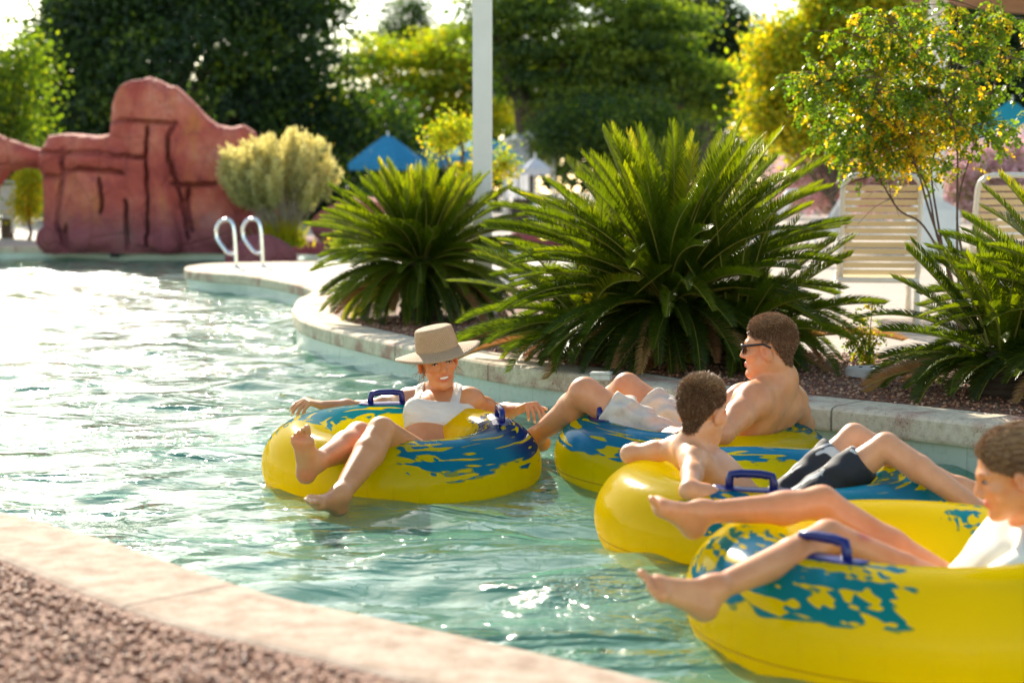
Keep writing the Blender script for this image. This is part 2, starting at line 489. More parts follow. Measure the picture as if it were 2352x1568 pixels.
# ---------------------------------------------------------------- loose stones
def stones(name, pts, size, mat):
    n = len(pts)
    base = np.array([(1, 0, 0), (-1, 0, 0), (0, 1, 0), (0, -1, 0), (0, 0, 1), (0, 0, -1)], float)
    tri = np.array([(0, 2, 4), (2, 1, 4), (1, 3, 4), (3, 0, 4), (2, 0, 5), (1, 2, 5), (3, 1, 5), (0, 3, 5)])
    s = size * rng.uniform(.5, 1.3, (n, 1, 1)); j = rng.uniform(.6, 1.2, (n, 6, 3))
    v = base[None] * j * s * np.array([1, 1, .7]); v += rng.normal(0, .12, (n, 6, 3)) * s
    a = rng.uniform(0, 6.28, n); ca, sa = np.cos(a)[:, None], np.sin(a)[:, None]
    x, y = v[..., 0] * ca - v[..., 1] * sa, v[..., 0] * sa + v[..., 1] * ca
    v = np.stack([x, y, v[..., 2]], -1) + np.asarray(pts)[:, None, :]
    f = (tri[None] + 6 * np.arange(n)[:, None, None]).reshape(-1, 3)
    return mesh_obj(name, v.reshape(-1, 3), f, mat, attrs={'hue': ('FACE', 'FLOAT', np.repeat(rng.uniform(0, 1, n), 8))})
def stone_mat():
    t = NT('stone_chips')
    b = t.ramp(t.attr('hue'), [(0, (.13, .04, .02)), (.35, (.30, .11, .05)), (.7, (.44, .20, .10)), (1, (.60, .38, .24))])
    return t.done(t.principled(b, .55))
M_STONE = stone_mat()
def in_poly(p, poly):
    x, y = p[:, 0], p[:, 1]; c = np.zeros(len(p), bool); j = len(poly) - 1
    for i in range(len(poly)):
        xi, yi = poly[i]; xj, yj = poly[j]
        c ^= ((yi > y) != (yj > y)) & (x < (xj - xi) * (y - yi) / (yj - yi + 1e-12) + xi); j = i
    return c
pp = np.column_stack([rng.uniform(-2.6, 1.6, 42000), rng.uniform(2.0, 5.4, 42000)])
edge = offset(Cc, -.33)
poly = np.concatenate([edge, [[6, -1], [-8, -1]]])
pp = pp[in_poly(pp, poly)]
tag(stones('gravel', np.column_stack([pp, np.full(len(pp), DECK + .004)]), .0085, M_STONE), 'loose reddish brown gravel beside the pale near pool edge', 'gravel', kind='stuff')
pp = np.column_stack([rng.uniform(-2, 4.5, 30000), rng.uniform(6.0, 12.0, 30000)]); pp = pp[in_poly(pp, bed)]
tag(stones('gravel', np.column_stack([pp, np.full(len(pp), DECK + .008)]), .011, M_STONE), 'loose red gravel spread in the planting bed under the cycads', 'gravel', kind='stuff')
# ---------------------------------------------------------------- red rock formation
RY = 27.6
def R2(x, y): # crop pixel -> metres (x,z) on the rock plane
    p = P(.35 * x, 118 + .35 * y, RY); return (p[0], p[2])
def poly_sdf(X, Z, pts):
    pts = np.array(pts); d = np.full(X.shape, 1e9); inside = np.zeros(X.shape, bool); j = len(pts) - 1
    for i in range(len(pts)):
        ax, az = pts[i]; bx, bz = pts[j]; ex, ez = bx - ax, bz - az
        wx, wz = X - ax, Z - az
        t = np.clip((wx * ex + wz * ez) / (ex * ex + ez * ez), 0, 1)
        d = np.minimum(d, (wx - t * ex) ** 2 + (wz - t * ez) ** 2)
        inside ^= ((az > Z) != (bz > Z)) & (X < ex * (Z - az) / (bz - az + 1e-12) + ax); j = i
    d = np.sqrt(d); d[inside] *= -1; return d
def rock_formation():
    Fd = Field((-11.8, RY - .9, .1), (-4.0, RY + 1.3, 3.6), .026)
    X, Z = np.meshgrid(Fd.ax[0], Fd.ax[2], indexing='ij')
    main = [R2(*p) for p in [(255, 1400), (262, 1000), (250, 640), (300, 550), (440, 540), (600, 552), (700, 540), (708, 420), (715, 330), (800, 250), (870, 200), (960, 160), (1020, 180), (1080, 215), (1140, 228), (1230, 310), (1330, 420), (1400, 475), (1500, 495), (1580, 475), (1650, 520), (1700, 640), (1780, 800), (1800, 1000), (1830, 1400)]]
    arch = [R2(*p) for p in [(-600, 1400), (-600, 600), (-300, 480), (-100, 520), (0, 562), (120, 600), (250, 640), (330, 700), (330, 1000), (262, 1000), (250, 850), (215, 775), (120, 770), (20, 800), (-50, 900), (-90, 1100), (-70, 1400)]]
    def ext(pts, y0, th):
        d2 = poly_sdf(X, Z, pts).astype(np.float32)[:, None, :]
        bulge = .28 * np.sqrt(np.clip(-d2, 0, .8) / .8)
        dy = np.abs(Fd.ax[1][None, :, None] - y0) - (th + bulge - .15)
        k = .22; a = d2; b = dy
        hh = np.maximum(k - np.abs(a - b), 0) / k
        return np.maximum(a, b) + hh * hh * k * .25
    Fd.f = np.minimum(ext(main, RY + .35, .42), ext(arch, RY + .4, .3)).astype(np.float32)
    yf = RY - .12
    def pt(x, y, dy=0): a = R2(x, y); return (a[0], yf + dy, a[1])
    # bulges and pillars standing out of the face
    for (x, y, rx, rz, ry, dy) in ((1290, 700, 165, 190, .16, .06), (900, 590, 95, 75, .10, .05), (640, 950, 170, 160, .10, .08), (330, 720, 70, 100, .13, .05), (900, 320, 150, 130, .12, .10),
                                   (560, 720, 130, 50, .13, .03), (820, 745, 130, 55, .12, .04), (1330, 1000, 80, 110, .10, .1), (600, 1230, 150, 80, .12, .02), (1050, 1240, 150, 70, .14, 0.0), (1480, 1180, 150, 120, .16, 0.0), (330, 1230, 90, 90, .1, .02)):
        a = R2(x, y); sc_ = .35 / 3700 * RY
        Fd.ell((a[0], yf + dy + .05, a[1]), (rx * sc_, ry + .05, rz * sc_), k=.10)
    Fd.chain([pt(1040, 520, .05), pt(1050, 760, .0), pt(1090, 1000, -.02), pt(1120, 1260, -.05)], [.16, .18, .2, .22], .08)
    # cracks
    segs = []
    for ln in ([(720, 468), (900, 460), (1160, 470)], [(250, 665), (420, 668), (600, 655), (760, 685), (960, 702)], [(415, 640), (425, 830), (400, 960), (380, 1130), (440, 1290)],
               [(985, 500), (972, 700), (985, 980), (975, 1280)], [(1150, 480), (1110, 560), (1120, 700), (1190, 900), (1250, 1230)], [(1150, 870), (1290, 880), (1430, 872)],
               [(425, 795), (560, 770), (700, 775), (830, 800)], [(250, 830), (420, 825)], [(840, 980), (850, 1120), (845, 1300)], [(445, 1140), (455, 1300)], [(1250, 890), (1240, 1000), (1270, 1180)], [(660, 830), (690, 980), (680, 1060)]):
        pts = [pt(*p) for p in ln]
        for a, b in zip(pts[:-1], pts[1:]):
            segs.append((a, b))
            for q in range(4):
                u0, u1 = q / 4, (q + 1) / 4; jit = lambda: rng.normal(0, .018)
                p0 = np.array(a) * (1 - u0) + np.array(b) * u0; p1 = np.array(a) * (1 - u1) + np.array(b) * u1
                j0, j1 = rng.normal(0, .012, 2); rad = rng.uniform(.026, .038)
                for dy in (-.14, -.07, .0, .06): Fd.cap((p0[0] + j0, yf + dy, p0[2] + j0), (p1[0] + j1, yf + dy, p1[2] + j1), rad, k=.035, op='sub')
    V, Fc = Fd.mesh()
    V = relax(V, Fc, 3)
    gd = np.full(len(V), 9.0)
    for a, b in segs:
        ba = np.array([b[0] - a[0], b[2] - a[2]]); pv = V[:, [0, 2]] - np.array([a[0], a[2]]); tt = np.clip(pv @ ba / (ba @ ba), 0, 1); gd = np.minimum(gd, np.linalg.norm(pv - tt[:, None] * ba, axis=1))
    from mathutils import noise as mn
    d = np.array([mn.fractal(Vector((v[0] * 1.6, v[1] * 1.6, v[2] * 1.6)), 1.0, 2.0, 4) for v in V])
    V[:, 1] -= d * .045; V[:, 2] += d * .02
    t = NT('painted_rock'); c = t.coord()
    n1 = t.noise(c, 1.1, 5, .6); n2 = t.noise(c, 5, 5, .65); n3 = t.noise(t.coord((1, 1, .25)), 3.2, 5, .6)
    base = t.ramp(n1, [(.25, (.33, .045, .035)), (.46, (.52, .09, .06)), (.6, (.66, .18, .11)), (.75, (.78, .40, .28))])
    base = t.mix(t.math('MULTIPLY', t.smooth(n3, .5, .72), .75), base, (.62, .20, .05))
    base = t.mix(t.math('MULTIPLY', t.smooth(n2, .52, .75), .5), base, (.20, .05, .07))
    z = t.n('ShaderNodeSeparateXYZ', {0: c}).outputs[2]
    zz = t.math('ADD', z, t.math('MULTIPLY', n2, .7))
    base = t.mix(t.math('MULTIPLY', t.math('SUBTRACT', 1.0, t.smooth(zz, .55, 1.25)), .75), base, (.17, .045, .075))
    vr = t.n('ShaderNodeTexVoronoi', {'Vector': t.coord((1, 1, .6)), 'Scale': 1.9}, feature='DISTANCE_TO_EDGE').outputs['Distance']
    hb = t.math('ADD', t.noise(c, 9, 7, .7), t.math('MULTIPLY', t.smooth(vr, .0, .05), .6))
    base = t.mix(t.math('MULTIPLY', t.smooth(t.math('ADD', t.attr('joint'), t.math('MULTIPLY', t.math('SUBTRACT', n2, .5), .12)), .07, .0), .5), base, (.10, .025, .03))  # crevice shade put into the colour, darkening along the crack lines
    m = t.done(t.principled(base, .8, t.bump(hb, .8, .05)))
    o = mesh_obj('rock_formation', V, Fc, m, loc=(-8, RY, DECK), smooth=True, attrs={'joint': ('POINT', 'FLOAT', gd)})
    tag(o, 'tall pink red sculpted rock formation with an arch, by the far pool edge', 'rock')
    return m
M_ROCK = rock_formation()
def boulder(px, py, Y, size, label, seed):
    c = P(px, py, Y); F2 = Field(c - np.array(size) * 1.4, c + np.array(size) * 1.4, max(size) / 26)
    r = np.random.default_rng(seed)
    F2.ell(c, size, k=.01)
    for _ in range(7):
        d = r.normal(0, 1, 3); d /= np.linalg.norm(d); F2.ell(c + d * np.array(size) * .62, np.array(size) * r.uniform(.35, .55), k=.12)
    V, Fc = F2.mesh(); V = relax(V, Fc, 2)
    tag(mesh_obj('boulder', V, Fc, M_ROCK, loc=(c[0], c[1], DECK), smooth=True, attrs={'joint': ('POINT', 'FLOAT', np.full(len(V), 9.0))}), label, 'rock')
boulder(600, 590, 25.2, (.55, .3, .30), 'low reddish boulder behind the two pool handrails', 1)
boulder(725, 592, 30.8, (1.3, .5, .38), 'long low red rock kerb under the pale cream shrub', 2)
boulder(835, 520, 26.0, (.85, .5, .42), 'pinkish red boulder rising behind the left cycad', 3)
boulder(1290, 545, 24.0, (.7, .4, .22), 'low reddish boulder between the two large cycads', 4)
# ---------------------------------------------------------------- metal handrails
M_STEEL = simple_mat('polished_steel', (.75, .76, .78), .16, .05, bump=0, Metallic=1.0)
def handrail(px, py):
    b = G(px, py, DECK); s = b[1] / 3700
    pts = [(0, 0), (-2, -50), (-5, -90), (-11, -104), (-20, -109), (-33, -107), (-43, -97), (-47, -84), (-46, -68), (-38, -54), (-22, -35), (-12, -31), (-2, -31)]
    pp = catmull([(b[0] + x * s, b[1] - x * s * .25, b[2] - y * s) for x, y in pts], 5)
    root = thing('pool_handrail', b, 'polished steel handrail loop, %s of the pair on the pale pool edge' % ('left one' if px < 570 else 'right one'), 'handrail', 'steel handrails at the pool steps')
    MB().tube(pp, .023, 12).build('rail', M_STEEL, root, smooth=True)
    MB().lathe([(0, .014), (.05, .012), (.055, .0)], b, 20).build('floor_flange', M_STEEL, root, smooth=True)
handrail(543, 614); handrail(604, 612)
# ---------------------------------------------------------------- posts and canopies
M_POST = simple_mat('cream_painted_metal', (.78, .75, .68), .4, .04, 6, .05, 30)
def post(px, Y, w, top, name, label, flare=False):
    x = (px - 1176) / 3700 * (Y * CP + .9 * SP)
    r = thing(name, (x, Y, DECK), label, 'post')
    MB().box((x, Y, (DECK + top) / 2), (w, w, top - DECK), 0.0, .008).build('shaft', M_POST, r)
    MB().box((x, Y, DECK + .02), (w * 2.0, w * 2.0, .04), 0, .006).build('base_plate', M_POST, r)
    if flare: MB().lathe([(w * .5, 1.15), (w * .65, 1.05), (w * 1.5, .95), (w * 1.7, .9), (w * 1.7, DECK)], (x, Y, 0), 28).build('pedestal', M_POST, r, smooth=True)
    return r, x
post(1109, 12.6, .150, 6.0, 'white_post', 'square white metal post rising between the left and middle cycads')
r, xp = post(2141, 22.0, .21, 3.85, 'canopy_post', 'white round based post behind the yellowing shrub, under a tan canopy', True)
def canopy():
    c = np.array([xp + 2.1, 22.0, 3.86]); t = thing('shade_canopy', c, 'tan fabric shade canopy edge at the top right corner', 'canopy')
    V = []; f = []; n, m = 40, 10
    for j in range(m + 1):
        for i in range(n):
            a = 2 * math.pi * i / n; rr = 2.0 * j / m
            e = 1.0 + .03 * math.cos(6 * a)
            V.append((c[0] - .55 + rr * 1.15 * e * math.cos(a) + .35, c[1] + rr * e * math.sin(a), c[2] + .55 * (1 - j / m) ** 1.3 + .05 * math.cos(6 * a) * j / m))
    for j in range(m):
        for i in range(n): f.append((j * n + i, (j + 1) * n + i, (j + 1) * n + (i + 1) % n, j * n + (i + 1) % n))
    o = mesh_obj('fabric', V, f, simple_mat('tan_canvas', (.36, .21, .11), .8, .1, 5), t, smooth=True)
    s = o.modifiers.new('s', 'SOLIDIFY'); s.thickness = .06
canopy()
def umbrella(px, py, Y, rad, zedge, rise, mat, label, sides=8, rot=.3):
    x = (px - 1176) / 3700 * Y; r = thing('patio_umbrella', (x, Y, DECK), label, 'umbrella')
    V = [(x, Y, zedge + rise)]; f = []
    rings = [(.12, .96), (.5, .58), (1.0, 0.0), (1.005, -.16)]
    for rr, h in rings:
        for i in range(sides * 2):
            a = rot + math.pi * i / sides; e = 1.0 if i % 2 == 0 else math.cos(math.pi / sides) * (.985 if rr > .9 else 1)
            zz = zedge + (h * rise if h >= 0 else h); zz -= .03 * rr if i % 2 else 0
            V.append((x + rad * rr * e * math.cos(a), Y + rad * rr * e * math.sin(a), zz))
    n = sides * 2
    for i in range(n): f.append((0, 1 + i, 1 + (i + 1) % n))
    for j in range(3):
        for i in range(n): f.append((1 + j * n + i, 1 + (j + 1) * n + i, 1 + (j + 1) * n + (i + 1) % n, 1 + j * n + (i + 1) % n))
    o = mesh_obj('canopy', V, f, mat, r)
    MB().tube([(x, Y, DECK), (x, Y, zedge + rise + .12)], .03, 10).build('pole', M_POST, r)
    MB().lathe([(0, .09), (.26, .08), (.3, .0)], (x, Y, DECK), 20).build('base', M_POST, r, smooth=True)
    rb = MB()
    for i in range(sides):
        a = rot + 2 * math.pi * i / sides
        rb.tube([(x, Y, zedge + rise - .05), (x + rad * math.cos(a), Y + rad * math.sin(a), zedge - .02)], .012, 6)
    rb.build('ribs', M_POST, r)
def canvas(name, col, tr=.35):
    t = NT(name); c = t.coord()
    n = t.noise(c, 3, 4); b = t.ramp(n, [(.3, tuple(a * .85 for a in col)), (.7, col)])
    return t.done(t.n('ShaderNodeMixShader', {0: tr, 1: t.principled(b, .8).outputs[0], 2: t.n('ShaderNodeBsdfTranslucent', {'Color': b}).outputs[0]}))
M_BLUE = canvas('blue_canvas', (.045, .34, .60)); M_TEAL = canvas('teal_canvas', (.02, .34, .44)); M_WHITE = canvas('white_canvas', (.75, .76, .80))
umbrella(893, 0, 45, 1.12, 1.94, .78, M_BLUE, 'bright blue patio umbrella leftmost behind the left cycad')
umbrella(980, 0, 52, .75, 2.1, .55, M_BLUE, 'small distant blue patio umbrella second from left behind the left cycad', rot=.1)
umbrella(1108, 0, 43, 1.12, 2.10, .55, M_BLUE, 'pale sunlit blue patio umbrella partly behind the white post')
umbrella(1228, 0, 40, .42, 1.75, .25, M_WHITE, 'small white umbrella between the left and middle cycads')
umbrella(2312, 0, 34, 1.05, 2.42, .62, M_TEAL, 'teal patio umbrella at the right edge behind the yellowing shrub', 4, .35)
# distant white lifeguard-style cabin seen between the trees
def cabin():
    x, Y = (1215 - 1176) / 3700 * 47, 47
    r = thing('white_cabana', (x, Y, DECK), 'small white cabana with draped cloth far behind the middle cycad', 'cabana')
    for sx in (-1, 1):
        for sy in (-1, 1): MB().box((x + sx * .7, Y + sy * .6, DECK + 1.2), (.09, .09, 2.4), 0, .01).build('corner_post', M_POST, r)
    V = []; f = []
    for i in range(13):
        for j in range(9):
            u, v = i / 12 * 2 - 1, j / 8 * 2 - 1
            V.append((x + u * .8, Y + v * .7, DECK + 2.42 + .28 * (1 - max(abs(u), abs(v))) + .03 * math.sin(u * 9)))
    for i in range(12):
        for j in range(8): f.append((i * 9 + j, (i + 1) * 9 + j, (i + 1) * 9 + j + 1, i * 9 + j + 1))
    mesh_obj('roof', V, f, M_WHITE, r)
    V = []; f = []
    for i in range(41):
        for j in range(2): V.append((x - .75 + .75 * i / 40, Y - .62 + .05 * math.sin(i * .9), DECK + 2.35 - j * 1.6))
    for i in range(40): f.append((i * 2, i * 2 + 1, i * 2 + 3, i * 2 + 2))
    mesh_obj('curtain', V, f, M_WHITE, r)
cabin()
# ---------------------------------------------------------------- chaise lounges
M_STRAP = simple_mat('cream_vinyl_strap', (.74, .56, .30), .45, .05, 8, 0)
M_FRAME = simple_mat('cream_tube_frame', (.74, .70, .60), .35, .04, 8, 0)
M_WSTRAP = simple_mat('white_vinyl_strap', (.72, .74, .76), .45, .05, 8, 0)
def lounge(loc, rz, label, group, white=False, recline=.42, src=[None]):
    root = thing('strap_lounge_chair', loc, label, 'lounge chair', group); 
    parts = []
    ms, mf = (M_WSTRAP, M_WSTRAP) if white else (M_STRAP, M_FRAME)
    W = .262; hz = .33; bl = .80
    top = (0, -recline * bl, hz + bl * math.sqrt(1 - recline ** 2))
    uy, uz = -recline, math.sqrt(1 - recline ** 2)
    def bp(x, s): return (x, uy * s, hz + uz * s)
    fr = [bp(-W, 0), bp(-W, .3), bp(-W, bl - .1)] + [bp(-W + .1 * (1 - math.cos(a)), bl - .1 + .1 * math.sin(a)) for a in (.5, 1.0, 1.57)]
    fr += [(-q[0], q[1], q[2]) for q in fr[::-1]]
    def p(mb, name, m, smooth=True):
        v = np.concatenate(mb.v); me_o = mesh_obj(name, v, mb.f, m, None, None, smooth); me_o.parent = root; return me_o
    p(MB().tube(fr, .019, 10), 'back_frame', mf)
    st = MB(); n = 13
    for i in range(n):
        s = .06 + (bl - .16) * i / (n - 1)
        for k in range(8):
            x0, x1 = -W + 2 * W * k / 8, -W + 2 * W * (k + 1) / 8
            a0, a1 = bp(x0, s - .019), bp(x0, s + .019); b0, b1 = bp(x1, s - .019), bp(x1, s + .019)
            st.add([a0, b0, b1, a1], [(0, 1, 2, 3)])
    o = p(st, 'back_straps', ms, False); q = o.modifiers.new('s', 'SOLIDIFY'); q.thickness = .005
    seat = [(-W, -.05, hz), (-W, 1.15, hz), (-W + .07, 1.27, hz), (W - .07, 1.27, hz), (W, 1.15, hz), (W, -.05, hz)]
    p(MB().tube(seat, .019, 10, closed=True), 'seat_frame', mf)
    st = MB()
    for i in range(20):
        y = .02 + i * .060
        st.box((0, y, hz + .016), (2 * W, .040, .005))
    p(st, 'seat_straps', ms, False)
    for y in (.06, 1.0):
        leg = [(-W - .01, y - .12, .015), (-W - .01, y - .02, hz - .02), (-W - .01, y + .06, hz - .02), (-W - .01, y + .18, .015)]
        for sx in (1, -1):
            p(MB().tube([(q[0] * sx, q[1], q[2]) for q in leg], .016, 8), 'leg', mf)
    for sx in (1, -1):
        p(MB().tube([bp(sx * W, .42), (sx * (W + .02), .05, hz + .06), (sx * (W + .02), .22, hz)], .012, 8), 'brace', mf)
    root.rotation_euler = (0, 0, rz); root.location = tuple(loc)
    return root
L1 = np.array([(2018 - 1176) / 3700 * 11.35, 11.35, DECK]); 
lounge(L1, -.18, 'cream strapped lounge chair standing between the middle and right cycads', 'cream lounge chairs on the patio', recline=.40)
lounge(L1 + np.array([.98, .25, 0]), -.12, 'cream strapped lounge chair partly hidden by the right cycad', 'cream lounge chairs on the patio', recline=.40)
lounge((4.35, 22.3, DECK), .9, 'white lounge chair beyond the cream chairs, near the purple flowers', 'white lounge chairs far across the patio', True, .55)
lounge((3.3, 21.6, DECK), 1.1, 'white lounge chair nearest the tips of the middle cycad, half hidden', 'white lounge chairs far across the patio', True, .6)
lounge((-10.3, 32.5, DECK + .1), .5, 'white lounge chair seen through the rock arch', 'white lounge chairs far across the patio', True, .45)
# small things in the bed
def lid():
    c = G(1990, 853, DECK + .03); t = simple_mat('grey_plastic_lid', (.50, .45, .40), .5, .08)
    mb = MB().lathe([(0, .022), (.097, .022), (.105, .016), (.107, -.02)], c, 40)
    o = mb.build('drain_lid', t, None, tuple(c), smooth=False); tag(o, 'round grey plastic drain lid lying on the red gravel', 'lid')
    for i in (-1, 1): MB().lathe([(0, .026), (.009, .026), (.011, .02)], c + np.array([i * .03, 0, 0]), 12).build('finger_hole', simple_mat('dark_hole', (.04, .035, .03), .8), o)
lid()
def light_box(px, py, w, rz, label):
    c = G(px, py, DECK + .05); m = simple_mat('white_plastic_box', (.66, .64, .56), .5)
    r = thing('light_fixture', (c[0], c[1], DECK), label, 'light fixture', 'small white boxes on the coping')
    MB().box((c[0], c[1], DECK + .020), (w, .07, .028), rz, .004).build('housing', m, r)
    MB().box((c[0], c[1], DECK + .040), (w * 1.06, .076, .010), rz, .003).build('cover', m, r)
light_box(1059, 790, .13, -.35, 'small white box on the pool edge behind the straw hat')
light_box(1381, 852, .10, -.25, 'small white box on the pool edge in front of the middle cycad')
# dark overflow slot on the far wall
sk = G(218, 598, .05); o = MB().box((sk[0], Yb - .02, .075), (.16, .05, .07), 0, .005).build('pool_skimmer', simple_mat('dark_slot', (.02, .02, .022), .6), None, (sk[0], Yb, .05))
tag(o, 'small dark skimmer opening in the far pool wall below the rocks', 'skimmer')
# ---------------------------------------------------------------- light, sky, camera
w = bpy.data.worlds.new('World'); sc.world = w; w.use_nodes = True
nt = w.node_tree; bg = nt.nodes['Background']; sky = nt.nodes.new('ShaderNodeTexSky')
sky.sky_type = 'NISHITA'; sky.sun_disc = False; sky.sun_elevation = SUN_EL; sky.sun_rotation = -SUN_AZ
sky.air_density = .8; sky.dust_density = .4; sky.ozone_density = 1.2
wm = nt.nodes.new('ShaderNodeMix'); wm.data_type = 'RGBA'; wm.blend_type = 'MULTIPLY'; wm.inputs[0].default_value = 1; wm.inputs[7].default_value = (1.0, .89, .70, 1)
nt.links.new(sky.outputs[0], wm.inputs[6]); nt.links.new(wm.outputs[2], bg.inputs[0]); bg.inputs[1].default_value = .15
sl = bpy.data.lights.new('sun', 'SUN'); sl.energy = 3.6; sl.angle = math.radians(.53); sl.color = (1, .91, .75)
so = bpy.data.objects.new('sun', sl); COL.objects.link(so)
sd = Vector((-math.sin(SUN_AZ) * math.cos(SUN_EL), math.cos(SUN_AZ) * math.cos(SUN_EL), math.sin(SUN_EL)))
so.rotation_euler = sd.to_track_quat('Z', 'Y').to_euler(); so.location = (-6, 20, 12)
cam = bpy.data.cameras.new('camera'); co = bpy.data.objects.new('camera', cam); COL.objects.link(co); sc.camera = co
cam.sensor_width = 36; cam.lens = 36 * F; cam.clip_end = 3000; cam.clip_start = .05
co.location = (0, 0, H); co.rotation_euler = (math.pi / 2 - PITCH, 0, 0)
cam.dof.use_dof = True; cam.dof.focus_distance = 6.85; cam.dof.aperture_fstop = 2.3
sc.view_settings.view_transform = 'Standard'; sc.view_settings.look = 'None'; sc.view_settings.exposure = 1.5; sc.view_settings.gamma = 1
sc.cycles.use_denoising = True; sc.cycles.max_bounces = 8; sc.cycles.transparent_max_bounces = 16
sc.cycles.caustics_reflective = False; sc.cycles.caustics_refractive = False; sc.cycles.sample_clamp_indirect = 6
# ================================================================ inflatable tubes
def vinyl(name, centers, width, seed, navy=False):
    """yellow vinyl with printed blue splashes; centers = angles (rad) of the two printed areas"""
    t = NT(name); th = t.attr('ring'); ph = t.attr('round'); c = t.coord()
    # printed zone along the ring
    zone = None
    for a in centers:
        d = t.math('COSINE', t.math('SUBTRACT', th, a))
        zone = d if zone is None else t.math('MAXIMUM', zone, d)
    zone = t.math('SUBTRACT', zone, math.cos(width))                       # >0 inside
    # band around the section: from just above the outer side to past the top
    band = t.math('SUBTRACT', t.math('COSINE', t.math('SUBTRACT', ph, 1.28)), math.cos(.92))
    cv = t.n('ShaderNodeCombineXYZ', {0: t.math('MULTIPLY', th, 2.6), 1: t.math('MULTIPLY', ph, 2.3), 2: float(seed)}).outputs[0]
    rag = t.noise(cv, 2.2, 1, .4, .2)
    m = t.math('MINIMUM', t.math('MULTIPLY', zone, 1.7), t.math('MULTIPLY', band, 1.1))
    m = t.math('ADD', m, t.math('MULTIPLY', t.math('SUBTRACT', rag, .5), .55))
    # yellow tongues inside the blue, stretched along the ring, turning to dashes at the ends of the print
    cv2 = t.n('ShaderNodeCombineXYZ', {0: t.math('MULTIPLY', th, 1.35), 1: t.math('MULTIPLY', ph, 3.3), 2: float(seed) + 9}).outputs[0]
    tong = t.noise(cv2, 2.0, 0, .4, .75)
    cv3 = t.n('ShaderNodeCombineXYZ', {0: t.math('ADD', t.math('MULTIPLY', th, 6.5), t.math('MULTIPLY', ph, 1.6)), 1: t.math('MULTIPLY', ph, 1.5), 2: float(seed) + 3}).outputs[0]
    dash = t.noise(cv3, 2.6, 0, .5, .3)
    endf = t.math('SUBTRACT', 1.0, t.smooth(zone, .0, .34))
    cut = t.math('ADD', t.math('SUBTRACT', tong, .615), t.math('MULTIPLY', endf, t.math('SUBTRACT', dash, .36)))
    val = t.math('MINIMUM', m, t.math('MULTIPLY', cut, -1.6))
    blue = t.smooth(val, .0, .012); rim = t.math('MULTIPLY', t.smooth(val, -.034, -.018), t.math('SUBTRACT', 1.0, blue))
    bl = t.mix(t.noise(c, 2.4, 2), (.006, .22, .70), (.006, .29, .78))
    if navy: bl = t.mix(t.smooth(t.math('COSINE', t.math('SUBTRACT', th, .1)), .70, .95), bl, (.010, .05, .42))
    yel = t.mix(t.noise(c, 3.0, 3), (.96, .70, .0), (.98, .76, .001))
    base = t.mix(rim, yel, (.35, .42, .12)); base = t.mix(blue, base, bl)
    # welded seam round the outside and panel creases
    seam = t.math('ABSOLUTE', t.math('ADD', ph, .30)); s1 = t.math('SUBTRACT', 1.0, t.smooth(seam, .0, .03))
    base = t.mix(t.math('MULTIPLY', s1, .7), base, (.45, .28, .01))
    pan = t.math('ABSOLUTE', t.math('SUBTRACT', t.math('FRACT', t.math('MULTIPLY', th, 36 / 6.28318)), .5))
    lowp = t.math('SUBTRACT', 1.0, t.smooth(ph, .0, .35))
    hgt = t.math('ADD', t.math('MULTIPLY', s1, -1.0), t.math('MULTIPLY', t.math('MULTIPLY', t.smooth(pan, .40, .5), lowp), -.8))
    nb = t.bump(hgt, .8, .007)
    nb = t.bump(t.noise(c, 9, 3), .12, .02, nb)
    drops = t.smooth(t.noise(c, 140, 1), .70, .76); nb = t.bump(drops, .35, .003, nb)
    b = t.principled(base, .17, nb, Specular_IOR_Level=.42)
    b.inputs['Coat Weight'].default_value = .12; b.inputs['Coat Roughness'].default_value = .08
    tr = t.n('ShaderNodeBsdfTranslucent', {'Color': t.mix(1.0, base, (1.12, 1.14, 1.0), 'MULTIPLY')})
    return t.done(t.n('ShaderNodeMixShader', {0: .80, 1: b.outputs[0], 2: tr.outputs[0]}))
M_NAVY = simple_mat('navy_plastic', (.006, .012, .135), .28, .1, 10, .05, 60)
